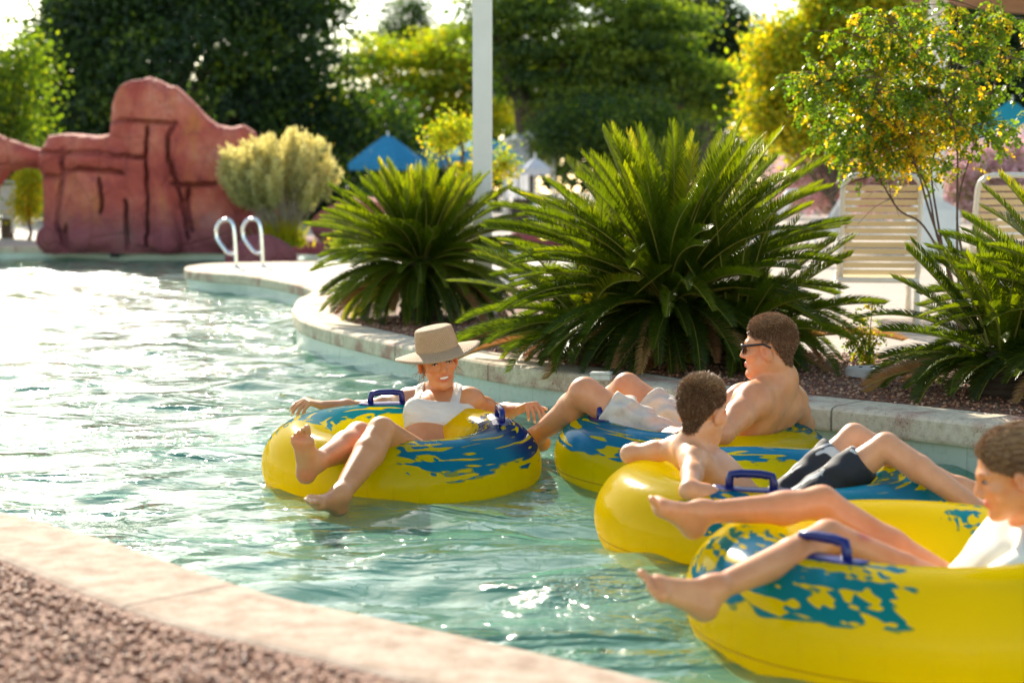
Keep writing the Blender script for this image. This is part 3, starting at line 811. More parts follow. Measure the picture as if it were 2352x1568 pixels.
def float_tube(cen, R, r, centers, width, seed, handles, label, tilt=(0, 0), navy=False, sag=None):
    """cen = centre of the ring; tilt = (about x, about y) radians"""
    root = thing('float_tube', cen, label, 'inflatable tube', 'yellow and blue river tubes')
    N, M = 288, 72
    th = np.linspace(0, 2 * math.pi, N, endpoint=False); ph = np.linspace(-math.pi, math.pi, M, endpoint=False)
    T, Ph = np.meshgrid(th, ph, indexing='ij')
    rr = r * (1 - .010 * np.exp(-((Ph + .30) / .07) ** 2))
    low = np.clip(.5 - Ph, 0, 1) * (Ph > -2.2)
    rr = rr * (1 - .006 * low * (np.abs(np.sin(T * 18)) < .16))
    rr = rr * (1 + .006 * np.sin(T * 36) * np.exp(-((np.abs(Ph) - math.pi) / .8) ** 2))
    if sag is not None:
        for a, depth, wd in sag: rr = rr * (1 - depth * np.exp(-(((T - a + math.pi) % (2 * math.pi) - math.pi) / wd) ** 2) * np.clip(np.sin(Ph), 0, 1))
    x = (R + rr * np.cos(Ph)) * np.cos(T); y = (R + rr * np.cos(Ph)) * np.sin(T); z = rr * np.sin(Ph)
    Rm = (Matrix.Rotation(tilt[0], 3, 'X') @ Matrix.Rotation(tilt[1], 3, 'Y'))
    Rn = np.array(Rm)
    V = np.stack([x, y, z], -1).reshape(-1, 3) @ Rn.T + cen
    f = []; tr = []; pr = []
    i = np.arange(N); j = np.arange(M); I, J = np.meshgrid(i, j, indexing='ij')
    I2, J2 = (I + 1) % N, (J + 1) % M
    fq = np.stack([I * M + J, I2 * M + J, I2 * M + J2, I * M + J2], -1).reshape(-1, 4)
    dth, dph = 2 * math.pi / N, 2 * math.pi / M
    tr = np.stack([I * dth, (I + 1) * dth, (I + 1) * dth, I * dth], -1).reshape(-1)
    pr = np.stack([-math.pi + J * dph, -math.pi + J * dph, -math.pi + (J + 1) * dph, -math.pi + (J + 1) * dph], -1).reshape(-1)
    m = vinyl('tube_vinyl_%d' % seed, centers, width, seed, navy)
    mesh_obj('ring', V, fq, m, root, smooth=True, attrs={'ring': ('CORNER', 'FLOAT', tr), 'round': ('CORNER', 'FLOAT', pr)})
    for a in handles:
        tdir = np.array([-math.sin(a), math.cos(a), 0]); rdir = np.array([math.cos(a), math.sin(a), 0]); up = np.array([0, 0, 1.0])
        c0 = rdir * R + up * r
        def W(q): return np.array(q) @ Rn.T + cen
        L, hgt = .070, .047
        arch = [(-L, -.008), (-L, .025), (-L + .006, .046), (-L + .022, hgt)] + [(-L + .022 + (2 * L - .044) * k / 6, hgt + .003) for k in range(1, 6)] + [(L - .022, hgt), (L - .006, .046), (L, .025), (L, -.008)]
        mb = MB().tube([W(c0 + tdir * s + up * h) for s, h in arch], .0135, 10)
        h_o = mb.build('handle', M_NAVY, root, smooth=True)
        pl = MB(); V = []; f = []
        nn = 24
        for k in range(nn + 1):
            s = (k / nn * 2 - 1); ww = .030 * (1 - abs(s) ** 4) ** .5 + .006
            for q in (-1, -.5, 0, .5, 1):
                off = q * ww; ang = s * .125 / R
                rd = np.array([math.cos(a + ang), math.sin(a + ang), 0])
                phq = off / r
                for hh in (.0065 if abs(q) < 1 else .002,):
                    V.append(W(rd * (R - (r + hh) * math.sin(phq)) + up * (r + hh) * math.cos(phq)))
        for k in range(nn):
            for q in range(4): f.append((k * 5 + q, (k + 1) * 5 + q, (k + 1) * 5 + q + 1, k * 5 + q + 1))
        pl.add(V, f); pl.build('mount', M_NAVY, h_o if False else root, smooth=True)
    return root
TW = np.array([(926 - 1176) / 3700 * 6.72, 6.60, .055])
TM = np.array([(1590 - 1176) / 3700 * 6.75, 6.62, .06])
TB = np.array([(1768 - 1176) / 3700 * 5.55, 5.42, .065])
TG = np.array([(2105 - 1176) / 3700 * 4.35, 4.27, .072])
D2 = math.radians
float_tube(TW, .405, .172, (D2(-30), D2(132)), D2(56), 1, (D2(104), D2(8)), 'yellow river tube with navy and blue print, carrying the woman in the straw hat', (D2(3.0), D2(1.0)), True)
float_tube(TM, .415, .165, (D2(208), D2(35)), D2(60), 2, (D2(186),), 'yellow river tube with teal print, carrying the man in sunglasses', (D2(0), D2(2.5)))
float_tube(TB, .435, .172, (D2(-62), D2(90)), D2(62), 3, (D2(-108),), 'yellow river tube with teal print, carrying the short haired boy')
float_tube(TG, .435, .188, (D2(213), D2(20)), D2(40), 4, (D2(-136),), 'nearest yellow river tube with a blue splash print, carrying the girl in white')
# ================================================================ people
def skin_mat(name, deep, lite):
    t = NT(name); c = t.coord(); tint = t.attr('tint', 'Color')
    n = t.noise(c, 11, 5, .65); n2 = t.noise(c, 160, 3, .6)
    base = t.ramp(n, [(.3, deep), (.7, lite)])
    base = t.mix(1.0, base, tint, 'MULTIPLY')
    b = t.principled(base, .42, t.bump(t.math('ADD', n2, t.math('MULTIPLY', n, .8)), .22, .002), Specular_IOR_Level=.45)
    b.inputs['Subsurface Weight'].default_value = .22; b.inputs['Subsurface Radius'].default_value = (1, .35, .18); b.inputs['Subsurface Scale'].default_value = .012
    b.inputs['Coat Weight'].default_value = .12; b.inputs['Coat Roughness'].default_value = .25
    return t.done(b)
def hair_mat(name, stops, scale=(1, 1, .12)):
    t = NT(name); c = t.coord(scale)
    n = t.noise(c, 60, 4, .6); n2 = t.noise(t.coord(), 9, 3)
    b = t.ramp(t.math('ADD', t.math('MULTIPLY', n, .6), t.math('MULTIPLY', n2, .4)), stops)
    return t.done(t.principled(b, .62, t.bump(n, .8, .004), Specular_IOR_Level=.25))
def frame(fwd, up):
    f = unit(fwd); u = np.asarray(up, float); u = unit(u - f * u.dot(f)); r = np.cross(f, u); return r, f, u
class Body:
    def __init__(s, lo, hi, h=.0045):
        s.F = Field(lo, hi, h); s.heads = []; s.paint = []
    def head(s, c, fwd, up, k=1.0, smile=0, jaw=.052):
        r, f, u = frame(fwd, up); c = np.asarray(c, float); s.hc = (c, r, f, u, k)
        L = lambda x, y, z: c + k * (r * x + f * y + u * z)
        A = (r, f, u); Fd = s.F
        Fd.ell(L(0, -.014, .036), np.array([.074, .094, .084]) * k, A, .01)
        Fd.ell(L(0, .030, -.028), np.array([.058, .058, .080]) * k, A, .03)
        for sx in (-1, 1):
            Fd.cap(L(sx * jaw, -.004, -.052), L(sx * .020, .058, -.094), .018 * k, .017 * k, .03)
            Fd.ell(L(sx * (.040 + .003 * smile), .062, -.026 + .004 * smile), np.array([.021, .017, .019]) * k, A, .022)
            Fd.cap(L(sx * .012, .083, .020), L(sx * .042, .070, .021), .009 * k, .008 * k, .014)
        Fd.ell(L(0, .074, -.100), np.array([.019, .017, .016]) * k, A, .018)
        for sx in (-1, 1):
            Fd.ell(L(sx * .031, .094, .000), np.array([.014, .012, .009]) * k, A, .012, 'sub')
        Fd.cap(L(0, .086, .012), L(0, .103, -.030), .0065 * k, .0105 * k, .012)
        for sx in (-1, 1): Fd.ell(L(sx * .0125, .091, -.034), np.array([.0085, .010, .007]) * k, A, .008)
        # lips
        my = -.064
        w = .024 + .007 * smile
        for a, b, o in ((-1, -.3, 0), (-.3, .3, 1), (.3, 1, 0)):
            za = lambda q: my + .005 * smile * abs(q) ** 2
            fy = lambda q: .0895 - .016 * abs(q) ** 2
            gap = .0058 * smile
            Fd.cap(L(a * w, fy(a), za(a) + .005 + gap * (1 - abs(a))), L(b * w, fy(b), za(b) + .005 + gap * (1 - abs(b))), .0050 * k, .0050 * k, .005)
            Fd.cap(L(a * w, fy(a) - .002, za(a) - .005 - gap * (1 - abs(a))), L(b * w, fy(b) - .002, za(b) - .005 - gap * (1 - abs(b))), .0058 * k, .0058 * k, .006)
        if smile: Fd.ell(L(0, .092, my + .001), np.array([.027, .012, .0058]) * k, A, .004, 'sub')
        for sx in (-1, 1):
            Fd.ell(L(sx * .080, -.008, -.012), np.array([.011, .021, .034]) * k, (unit(r + f * .35 * sx * -1), unit(f - u * .2), u), .008)
            Fd.ell(L(sx * .092, -.002, -.008), np.array([.006, .010, .017]) * k, A, .005, 'sub')
        s.paint.append(('lips', L, k, w + .004, my))
        return L
    def limb(s, a, b, c, rad, k=.025, belly=.35, bulge=None):
        """a-b-c joints, rad = (root, mid-upper, joint, calf/forearm belly, end)"""
        a, b, c = [np.asarray(q, float) for q in (a, b, c)]
        m1 = a + (b - a) * .45; m2 = b + (c - b) * belly
        if bulge is not None: m2 = m2 + np.asarray(bulge)
        s.F.chain([a, m1, b], rad[:3], k); s.F.chain([b, m2, c], rad[2:], k)
    def hand(s, wrist, d, nrm, thumb, curl=(.3, .5, .4), k=1.0, spread=.10):
        """d = wrist->knuckles, nrm = back of the hand, thumb = +1/-1 along cross(d, nrm)"""
        d = unit(d); nrm = np.asarray(nrm, float); nrm = unit(nrm - d * nrm.dot(d)); sd = np.cross(d, nrm) * thumb
        w = np.asarray(wrist, float); F_ = s.F; tips = []
        for i, (off, ln) in enumerate(((.030, .040), (.010, .044), (-.010, .041), (-.029, .033))):
            kn = w + k * (d * (.088 - .004 * abs(i - 1)) + sd * off)
            F_.cap(w + k * (d * .012 + sd * off * .55), kn, .0135 * k, .0115 * k, .012)
            dd = unit(d + sd * spread * (1.3 - i)); p = kn; ang = 0
            for j, (sl, rr) in enumerate(((ln, .0095), (ln * .62, .0085), (ln * .52, .0078))):
                ang += curl[j] * (1 + .12 * (i - 1.5))
                q = p + k * sl * (dd * math.cos(ang) - nrm * math.sin(ang))
                F_.cap(p, q, rr * k, (rr - .0008) * k, .0008); p = q
            tips.append(p)
        b0 = w + k * (d * .022 + sd * .022); b1 = b0 + k * unit(d * .75 + sd * .8 - nrm * .35) * .042
        b2 = b1 + k * unit(d * .9 + sd * .35 - nrm * .3) * .032; b3 = b2 + k * unit(d + sd * .1 - nrm * .4) * .026
        F_.cap(b0, b1, .0145 * k, .011 * k, .012); F_.cap(b1, b2, .0105 * k, .0092 * k, .004); F_.cap(b2, b3, .0092 * k, .008 * k, .003)
        tips.append(b3); return tips
    def foot(s, ankle, heel, ball, topn, inner, k=1.0, toe_curl=.15):
        """heel, ball = sole points; topn = direction of the instep; inner = towards the big toe"""
        ankle, heel, ball = [np.asarray(q, float) for q in (ankle, heel, ball)]
        d = unit(ball - heel); n = np.asarray(topn, float); n = unit(n - d * n.dot(d)); sd = np.asarray(inner, float); sd = unit(sd - d * sd.dot(d) - n * sd.dot(n))
        F_ = s.F
        F_.ell(heel + n * .024 * k + d * .004, np.array([.031, .027, .030]) * k, (d, sd, n), .02)
        F_.cap(heel + n * .03 * k, ankle, .026 * k, .031 * k, .03)
        F_.cap(ankle, ball + n * .020 * k + sd * .012 * k, .028 * k, .020 * k, .03)
        F_.cap(heel + n * .02 * k - sd * .006, ball + n * .015 * k - sd * .022 * k, .022 * k, .014 * k, .03)
        F_.cap(heel + n * .02 * k + sd * .004, ball + n * .018 * k + sd * .022 * k, .020 * k, .019 * k, .03)
        F_.cap(ball + n * .016 * k - sd * .026 * k, ball + n * .018 * k + sd * .026 * k, .014 * k, .018 * k, .02)
        tips = []
        for i, (o, ln, rr) in enumerate(((.027, .047, .0125), (.009, .044, .0088), (-.006, .038, .0083), (-.019, .031, .0078), (-.031, .023, .0076))):
            p = ball + n * (.017 - .002 * i) * k + sd * o * k + d * (.008 - .004 * i) * k
            q = p + k * ln * .6 * unit(d + sd * (.06 * (2 - i)) + n * .18); e = q + k * ln * .5 * unit(d - n * toe_curl * 2)
            F_.cap(p, q, rr * .98 * k, rr * .86 * k, .002); F_.cap(q, e, rr * .86 * k, rr * .98 * k, .0005); tips.append(e + n * rr * .6 * k)
        return tips
    def torso(s, hip, neck, shR, shL, fwd, sex='f', k=1.0):
        hip, neck, shR, shL = [np.asarray(q, float) for q in (hip, neck, shR, shL)]
        u = unit(neck - hip); f = np.asarray(fwd, float); f = unit(f - u * f.dot(u)); r = np.cross(f, u)
        Ln = np.linalg.norm(neck - hip); A = (r, f, u); F_ = s.F; s.tf = (hip, r, f, u, Ln)
        L = lambda x, y, z: hip + k * (r * x + f * y) + u * z * Ln
        if sex == 'f':
            F_.ell(L(0, -.01, .03), (.165 * k, .115 * k, .12 * k), A, .03); F_.ell(L(0, 0, .38), (.118 * k, .085 * k, .30 * Ln), A, .07)
            F_.ell(L(0, 0, .68), (.138 * k, .095 * k, .30 * Ln), A, .06)
            for sx in (-1, 1): F_.ell(L(sx * .068, .078, .64), (.054 * k, .036 * k, .050 * k), A, .045)
        elif sex == 'm':
            F_.ell(L(0, -.01, .03), (.165 * k, .12 * k, .13 * k), A, .03); F_.ell(L(0, 0, .38), (.150 * k, .100 * k, .30 * Ln), A, .08)
            F_.ell(L(0, 0, .70), (.178 * k, .112 * k, .30 * Ln), A, .07)
            for sx in (-1, 1):
                F_.ell(L(sx * .085, .08, .74), (.085 * k, .040 * k, .065 * k), A, .04)
                F_.ell(L(sx * .095, -.085, .76), (.062 * k, .030 * k, .085 * k), (unit(r + u * .25 * sx), f, unit(u - r * .25 * sx)), .025)
                F_.ell(L(sx * .150, -.03, .58), (.040 * k, .070 * k, .11 * k), A, .05)
                F_.cap(L(sx * .032, -.098, .15), L(sx * .034, -.105, .62), .026 * k, .022 * k, .03)
            F_.cap(L(0, -.128, .12), L(0, -.132, .98), .009 * k, .008 * k, .03, 'sub')
        else:
            F_.ell(L(0, -.01, .03), (.15 * k, .11 * k, .12 * k), A, .03); F_.ell(L(0, 0, .4), (.130 * k, .085 * k, .32 * Ln), A, .07)
            F_.ell(L(0, 0, .72), (.140 * k, .092 * k, .28 * Ln), A, .06)
            for sx in (-1, 1): F_.ell(L(sx * .075, -.078, .76), (.048 * k, .020 * k, .07 * k), A, .02)
            F_.cap(L(0, -.108, .2), L(0, -.108, .98), .008 * k, .007 * k, .025, 'sub')
        cr = {'f': .050, 'm': .068, 'k': .042}[sex] * k
        F_.cap(shR + (neck - shR) * .12, shL + (neck - shL) * .12, cr, cr, .05)
        for sh in (shR, shL):
            F_.cap(neck + u * .035 * k, sh + (neck - sh) * .25, cr * .85, cr * .9, .04)
            F_.cap(L(0, 0, .72) + (sh - neck) * .45, sh, cr * 1.15, cr, .04)
        return L
    def mesh(s, name, mat, base, tag_, tints):
        V, Fc = s.F.mesh(); V = relax(V, Fc, 1, .45)
        col = np.ones((len(V), 4), np.float32); s.Fc = Fc
        for p in s.paint:
            if p[0] == 'scalp':
                c, r, f, u, k = s.hc; q = (V - c) / k; x, y, z = q @ r, q @ f, q @ u
                m = p[1](x, y, z)[:, None] * (np.linalg.norm(q, axis=1) < .2)[:, None]
                col[:, :3] = col[:, :3] * (1 - m * (1 - np.array(p[2])))
            elif p[0] == 'lips':
                c, r, f, u, k = s.hc; q = (V - c) / k; x, y, z = q @ r, q @ f, q @ u
                w, my = p[3], p[4]
                m = np.clip(1.25 - np.sqrt((x / w) ** 2 + ((z - my) / .0180) ** 2), 0, 1) * (y > .06)
                col[:, :3] *= 1 - m[:, None] * np.array([.15, .62, .52])
                for sx in (-1, 1):
                    e = np.clip(1.2 - np.sqrt(((x - sx * .048) / .02) ** 2 + ((z + .028) / .018) ** 2), 0, 1) * (y > .03); col[:, :3] *= 1 - e[:, None] * np.array([0, .12, .12])
                    e = np.clip(1.2 - np.sqrt(((x - sx * .030) / .018) ** 2 + ((z - .024 + .15 * abs(x - sx * .030)) / .0042) ** 2), 0, 1) * (y > .055); col[:, :3] *= 1 - e[:, None] * np.array([.5, .6, .65])
                    e = np.clip(1.3 - np.linalg.norm((q - np.array([0, 0, 0]))[:, :] @ np.stack([r, f, u], 1) - np.array([sx * .082, 0, -.01]), axis=1) / .03, 0, 1); col[:, :3] *= 1 - e[:, None] * np.array([0, .22, .25])
            else:
                _, c, rad, tc = p
                d = np.linalg.norm(V - c, axis=1); m = np.clip(1.5 - d / rad, 0, 1)[:, None]
                col[:, :3] = col[:, :3] * (1 - m) + m * np.array(tc)
        o = mesh_obj(name, V, Fc, mat, None, tuple(base), True, {'tint': ('POINT', 'FLOAT_COLOR', col)})
        tag(o, *tag_); s.V = V; return o
    def cloth(s, name, parent, fld, t, region, mat, fold=.003, lo=None, hi=None, fs=22, thick=None):
        F_ = fld.like(); X = fld.ax[0][:, None, None]; Y = fld.ax[1][None, :, None]; Z = fld.ax[2][None, None, :]
        w = fold * (np.sin(X * fs + 3 * np.sin(Z * fs * .7)) + np.sin(Y * fs * 1.3 + Z * fs * 1.7 + 2 * np.sin(X * fs * .6)))
        k = .012; a = fld.f - t - w; b = region(X, Y, Z)
        hh = np.maximum(k - np.abs(a - b), 0) / k
        F_.f = np.maximum(a, b) + hh * hh * k * .25
        V, Fc = F_.mesh(); V = relax(V, Fc, 2)
        return mesh_obj(name, V, Fc, mat, parent, smooth=True)
    def eyes(s, parent, col=(.05, .03, .02), open_=.5):
        c, r, f, u, k = s.hc; L = lambda x, y, z: c + k * (r * x + f * y + u * z)
        mw = simple_mat('eye_white', (.75, .72, .68), .2, .03, bump=0); mi = simple_mat('iris', col, .15, .1, bump=0); ml = simple_mat('lashes', (.035, .018, .012), .6, .1, bump=0)
        for sx in (-1, 1):
            def ell(mb, cc, rx, ry, rz, n=12):
                V = []; f_ = []
                for i in range(n + 1):
                    for j in range(n):
                        a, b = math.pi * i / n, 2 * math.pi * j / n
                        V.append(cc + k * (r * rx * math.sin(a) * math.cos(b) + u * rz * math.cos(a) + f * ry * math.sin(a) * math.sin(b)))
                for i in range(n):
                    for j in range(n): f_.append((i * n + j, (i + 1) * n + j, (i + 1) * n + (j + 1) % n, i * n + (j + 1) % n))
                return mb.add(V, f_)
            e = ell(MB(), L(sx * .031, .0795, .001), .0125, .0085, .0085 * open_ + .001).build('eye', mw, parent, smooth=True)
            ell(MB(), L(sx * .031 + .002 * sx, .0855, .001), .0052, .0035, .0050 * open_ + .0012).build('iris', mi, e, smooth=True)
            pts = [L(sx * (.031 + q * .0145), .0865 - .006 * q * q, .001 + (.0085 * open_ + .0022) * (1 - q * q)) for q in np.linspace(-1, 1, 9)]
            MB().tube(pts, .0023 * k, 6).build('eyelashes', ml, e, smooth=True)
def fuzz(V, Fc, n, ln, w, bias, seed=0, jitter=.6, droop=None):
    """short hair strands standing on a surface"""
    r = np.random.default_rng(seed); q = V[Fc]; cen = q.mean(1); nr = np.cross(q[:, 2] - q[:, 0], q[:, 3] - q[:, 1]); ar = np.linalg.norm(nr, axis=1) + 1e-12
    nr /= ar[:, None]; i = r.choice(len(Fc), n, p=ar / ar.sum())
    p = cen[i] + r.normal(0, .0025, (n, 3)); d = nr[i] + np.asarray(bias) + r.normal(0, jitter, (n, 3)) * .5; d /= np.linalg.norm(d, axis=1)[:, None]
    sd = np.cross(d, r.normal(0, 1, (n, 3))); sd /= np.linalg.norm(sd, axis=1)[:, None]
    l = ln * r.uniform(.5, 1.2, (n, 1))
    v = np.stack([p - d * .003 - sd * w, p - d * .003 + sd * w, p + d * l], 1).reshape(-1, 3)
    return v, np.arange(3 * n).reshape(-1, 3)
def crop_mask(side, nape, slope=1.5, brow=.046):
    def m(x, y, z):
        hl = np.where(y > .010, brow - .012 + np.maximum(y - .03, 0) * .50, np.where(y > -.030, side, nape + np.maximum(y + .072, 0) * slope + np.abs(x) * .30))
        a = np.clip((z - hl) / .016 + .35, 0, 1) * np.clip((.082 - y) / .012, 0, 1)
        return a * np.where((np.abs(x) > .0785) & (z < .026), 0, 1)
    return m
def cropped_hair(body, name, parent, mat, mask, n, l_side, l_top, V, Fc, seed=3, sweep=.5, comb=None):
    """short hair as separate strands rooted on the scalp"""
    r = np.random.default_rng(seed); c, rr, f, u, k = body.hc
    q = V[Fc]; cen = q.mean(1); lc = (cen - c) / k; x, y, z = lc @ rr, lc @ f, lc @ u
    m = mask(x, y, z) * (np.linalg.norm(lc, axis=1) < .19)
    nr = np.cross(q[:, 2] - q[:, 0], q[:, 3] - q[:, 1]); ar = np.linalg.norm(nr, axis=1) + 1e-12; nr /= ar[:, None]
    top = np.clip((z - .045) / .055, 0, 1) ** 1.3
    w = ar * m * (1 + .6 * top); i = r.choice(len(Fc), n, p=w / w.sum())
    p = cen[i] + r.normal(0, .0022, (n, 3)) * 1.0; t = top[i][:, None]
    d = nr[i] * (.55 + .25 * t) + f * (sweep * t) - u * (.55 * (1 - t)) - f * (.35 * (1 - t)) + r.normal(0, .22, (n, 3))
    if comb is not None: d = nr[i] * .10 + comb + r.normal(0, .07, (n, 3))
    d /= np.linalg.norm(d, axis=1)[:, None]
    L_ = (l_side + (l_top - l_side) * t) * r.uniform(.6, 1.25, (n, 1)) * (.4 + .6 * m[i][:, None])
    sd = np.cross(d, r.normal(0, 1, (n, 3))); sd /= np.linalg.norm(sd, axis=1)[:, None]; w_ = .0010
    mid = p + d * L_ * .55 + r.normal(0, .0006, (n, 3)); e = p + d * L_ + (f * .35 * t - u * .25) * L_ * .5
    v = np.stack([p - d * .003 - sd * w_, p - d * .003 + sd * w_, mid + sd * w_ * .8, mid - sd * w_ * .8, e], 1).reshape(-1, 3)
    b = 5 * np.arange(n)[:, None]; F2 = [tuple(a) for a in (b + np.array([0, 1, 2, 3]))] + [tuple(a) for a in (b + np.array([3, 2, 4]))]
    return mesh_obj(name, v, F2, mat, parent, attrs={'hue': ('POINT', 'FLOAT', np.repeat(np.clip(r.normal(.45, .2, n) + .25 * top[i], 0, 1), 5))})
def strand_mat(name, stops):
    t = NT(name); b = t.ramp(t.attr('hue'), stops)
    return t.done(t.principled(b, .5, Specular_IOR_Level=.4))
def hair_cap(body, name, parent, mat, cuts, grow=.008, strands=5000, ln=.012, extra=None, bias=(0, 0, .2), noise_amp=.001, jitter=.6):
    """hair as an offset of the skull limited by cutting half-spaces given in head coordinates"""
    c, r, f, u, k = body.hc; H_ = Field(c - .17 * k, c + .19 * k, .004)
    A = (r, f, u); L = lambda x, y, z: c + k * (r * x + f * y + u * z)
    H_.ell(L(0, -.014, .036), (np.array([.074, .094, .084]) + grow) * k, A, 0)
    H_.ell(L(0, -.030, -.030), (np.array([.062, .060, .062]) + grow * .6) * k, A, .03)
    if extra: extra(H_, L, k, A)
    X = H_.ax[0][:, None, None] - c[0]; Y = H_.ax[1][None, :, None] - c[1]; Z = H_.ax[2][None, None, :] - c[2]
    lx, ly, lz = [(X * a[0] + Y * a[1] + Z * a[2]) / k for a in (r, f, u)]
    H_.f = H_.f + noise_amp * (np.sin(lx * 160 + 4 * np.sin(ly * 70)) + np.sin(ly * 130 + 3 * np.sin(lz * 90)))
    for fn in cuts: H_.f = np.maximum(H_.f, fn(lx, ly, lz))
    V, Fc = H_.mesh(); V = relax(V, Fc, 1)
    v2, f2 = fuzz(V, Fc, strands, ln, .0007, np.asarray(bias), 5, jitter)
    allF = [tuple(q) for q in Fc] + [tuple(q + len(V)) for q in f2]
    return mesh_obj(name, np.concatenate([V, v2]), allF, mat, parent, smooth=True)

# ---------------------------------------------------------------- woman in the straw hat
SK_W = skin_mat('tanned_skin', (.62, .24, .085), (.72, .32, .13))
def woman():
    b = Body((-1.02, 5.48, -.24), (.20, 7.50, .62), .0045)
    hip = np.array([-.37, 6.70, -.03]); neck = P(1008, 903, 7.07); shR = P(934, 922, 7.14); shL = P(1084, 921, 6.99)
    T = b.torso(hip, neck, shR, shL, (.02, -.85, .5), 'f', 1.0)
    tf = b.F.like(); tf.f = b.F.f.copy()
    hc = P(1004, 829, 7.01); fwd = (math.sin(.30), -math.cos(.30), -.04); up = (-.17, -.02, .98)
    L = b.head(hc, fwd, up, 1.0, smile=1.15, jaw=.039)
    b.F.cap(L(0, -.030, -.07), neck, .041, .047, .03)
    elR = P(824, 938, 7.30); wrR = P(742, 932, 7.12); b.limb(shR, elR, wrR, (.045, .038, .033, .036, .023))
    elL = P(1150, 948, 7.20); wrL = P(1196, 938, 7.03); b.limb(shL, elL, wrL, (.045, .040, .034, .037, .023))
    b.nails = b.hand(wrR, P(705, 921, 7.08) - wrR, (-.35, -.35, .85), 1, (.95, .35, .3), .97, .08)
    b.nails += b.hand(wrL, P(1216, 930, 6.98) - wrL, (.45, -.6, .7), -1, (1.15, .3, .25), .97, .08)
    kR = P(825, 1003, 6.24); aR = P(728, 1060, 5.92); kL = P(876, 990, 6.12); aL = P(782, 1136, 5.76)
    hR = hip + b.tf[1] * .085; hL = hip - b.tf[1] * .085
    b.limb(hR, kR, aR, (.092, .078, .054, .058, .033), .03, .32, (0, .01, -.012))
    lg = b.F.like(); 
    b.limb(hL, kL, aL, (.092, .078, .055, .060, .034), .012, .32, (0, .012, -.01))
    # right foot: the sole faces the camera, toes up; left foot: toes to the left, low over the water
    heel = P(697, 1094, 5.88); ball = P(688, 1018, 5.85)
    t1 = b.foot(aR, heel, ball, (.35, .95, .05), (1, -.1, .1), .98, .1)
    heel2 = P(765, 1178, 5.97); ball2 = P(722, 1160, 5.90)
    heel2 = P(772, 1176, 5.78); ball2 = heel2 + unit(P(722, 1162, 5.66) - heel2) * .150
    t2 = b.foot(aL, heel2, ball2, (.1, -.35, .93), (.25, -.8, -.3), .98, .1)
    for q in b.nails: b.paint.append(('dot', q + unit((0, -1, .4)) * .004, .0085, (1.5, 2.4, 3.2)))
    for q in t2[:5]: b.paint.append(('dot', q, .008, (1.5, 2.3, 3.0)))
    b.paint.append(('dot', heel, .03, (1.15, .78, .72))); b.paint.append(('dot', ball, .035, (1.15, .80, .75)))
    o = b.mesh('person', SK_W, (hip[0], hip[1], 0), ('smiling woman in a straw hat and cream bikini top, arms spread over her tube', 'person', 'people floating in river tubes'), None)
    # cream bikini top and bottom
    t = NT('cream_swim_fabric'); c = t.coord((1, 1, 3.0)); n = t.noise(c, 12, 3, .5, .8)
    mt = t.done(t.principled(t.ramp(n, [(.3, (.72, .64, .52)), (.7, (.80, .74, .64))]), .7, t.bump(n, .6, .01)))
    h0, r, f, u, Ln = b.tf
    def reg(X, Y, Z):
        x, y, z = [(X - h0[0]) * a[0] + (Y - h0[1]) * a[1] + (Z - h0[2]) * a[2] for a in (r, f, u)]
        z = z / Ln
        neckline = .74 + .035 * np.cos(np.clip(np.abs(x) / .07, 0, 2) * math.pi * .5 + 2.2)
        band = np.maximum((z - neckline) * Ln, (.47 - z) * Ln)
        strap = np.maximum(np.abs(np.abs(x) - .085) - .021, (.60 - z) * Ln)
        return np.minimum(band, strap)
    b.cloth('bikini_top', o, tf, .006, reg, mt, .0010)
    def reg2(X, Y, Z):
        x, y, z = [(X - h0[0]) * a[0] + (Y - h0[1]) * a[1] + (Z - h0[2]) * a[2] for a in (r, f, u)]
        return np.maximum(z - .09, -z - .16)
    b.cloth('bikini_bottom', o, tf, .006, reg2, mt, .0005)
    b.eyes(o, (.03, .02, .015), .32)
    # teeth
    mtth = simple_mat('teeth', (.82, .80, .74), .2, .02, bump=0); mb = MB(); V = []; fq = []
    for i in range(13):
        q = -1 + i / 6
        for j, (dz) in enumerate((.0062, -.0046)):
            V.append(L(q * .0285, .0885 - .0145 * q * q, -.0635 + .005 * q * q + dz * (1 - .75 * q * q)))
    for i in range(12): fq.append((i * 2, i * 2 + 1, i * 2 + 3, i * 2 + 2))
    mb.add(V, fq).build('teeth', mtth, o)
    # hair gathered under the hat with loose blond wisps
    mh = hair_mat('blond_hair', [(.3, (.16, .075, .03)), (.6, (.42, .25, .12)), (.8, (.72, .52, .30))])
    hair_cap(b, 'hair', o, mh, [lambda x, y, z: (y - .030) * .8 - (z - .02) * .5, lambda x, y, z: -z - .06, lambda x, y, z: np.where(np.abs(x) < .2, (y - .0) - np.maximum(z - .005, 0) * 3, -1)], .006, 1500, .015)
    wp = MB(); rr = np.random.default_rng(4)
    for i in range(46):
        sx = 1 if i % 2 else -1
        if i < 30: p = L(sx * rr.uniform(.060, .078), rr.uniform(-.05, .02), rr.uniform(-.05, .02))
        else: p = L(sx * rr.uniform(.03, .06), rr.uniform(-.08, -.05), rr.uniform(-.08, -.03))
        d = b.hc[1] * sx * rr.uniform(.05, .35) - b.hc[3] * rr.uniform(.3, .9) + rr.normal(0, .25, 3); pts = [p]
        for j in range(6):
            d = d + rr.normal(0, .28, 3) + np.array([0, 0, -.12]); pts.append(pts[-1] + unit(d) * rr.uniform(.006, .015))
        wp.tube(catmull(pts, 3), .0008, 4, cap=False)
    wp.build('loose_wisps', mh, o)
    # straw hat
    hcn = P(1004, 799, 7.0); ur, uf, uu = frame((.2, -.95, -.02), (-.20, -.03, .97))
    Mx = np.stack([ur, uf, uu], 1)
    t = NT('woven_straw'); tc = t.attr('wu'); tv = t.attr('wv')
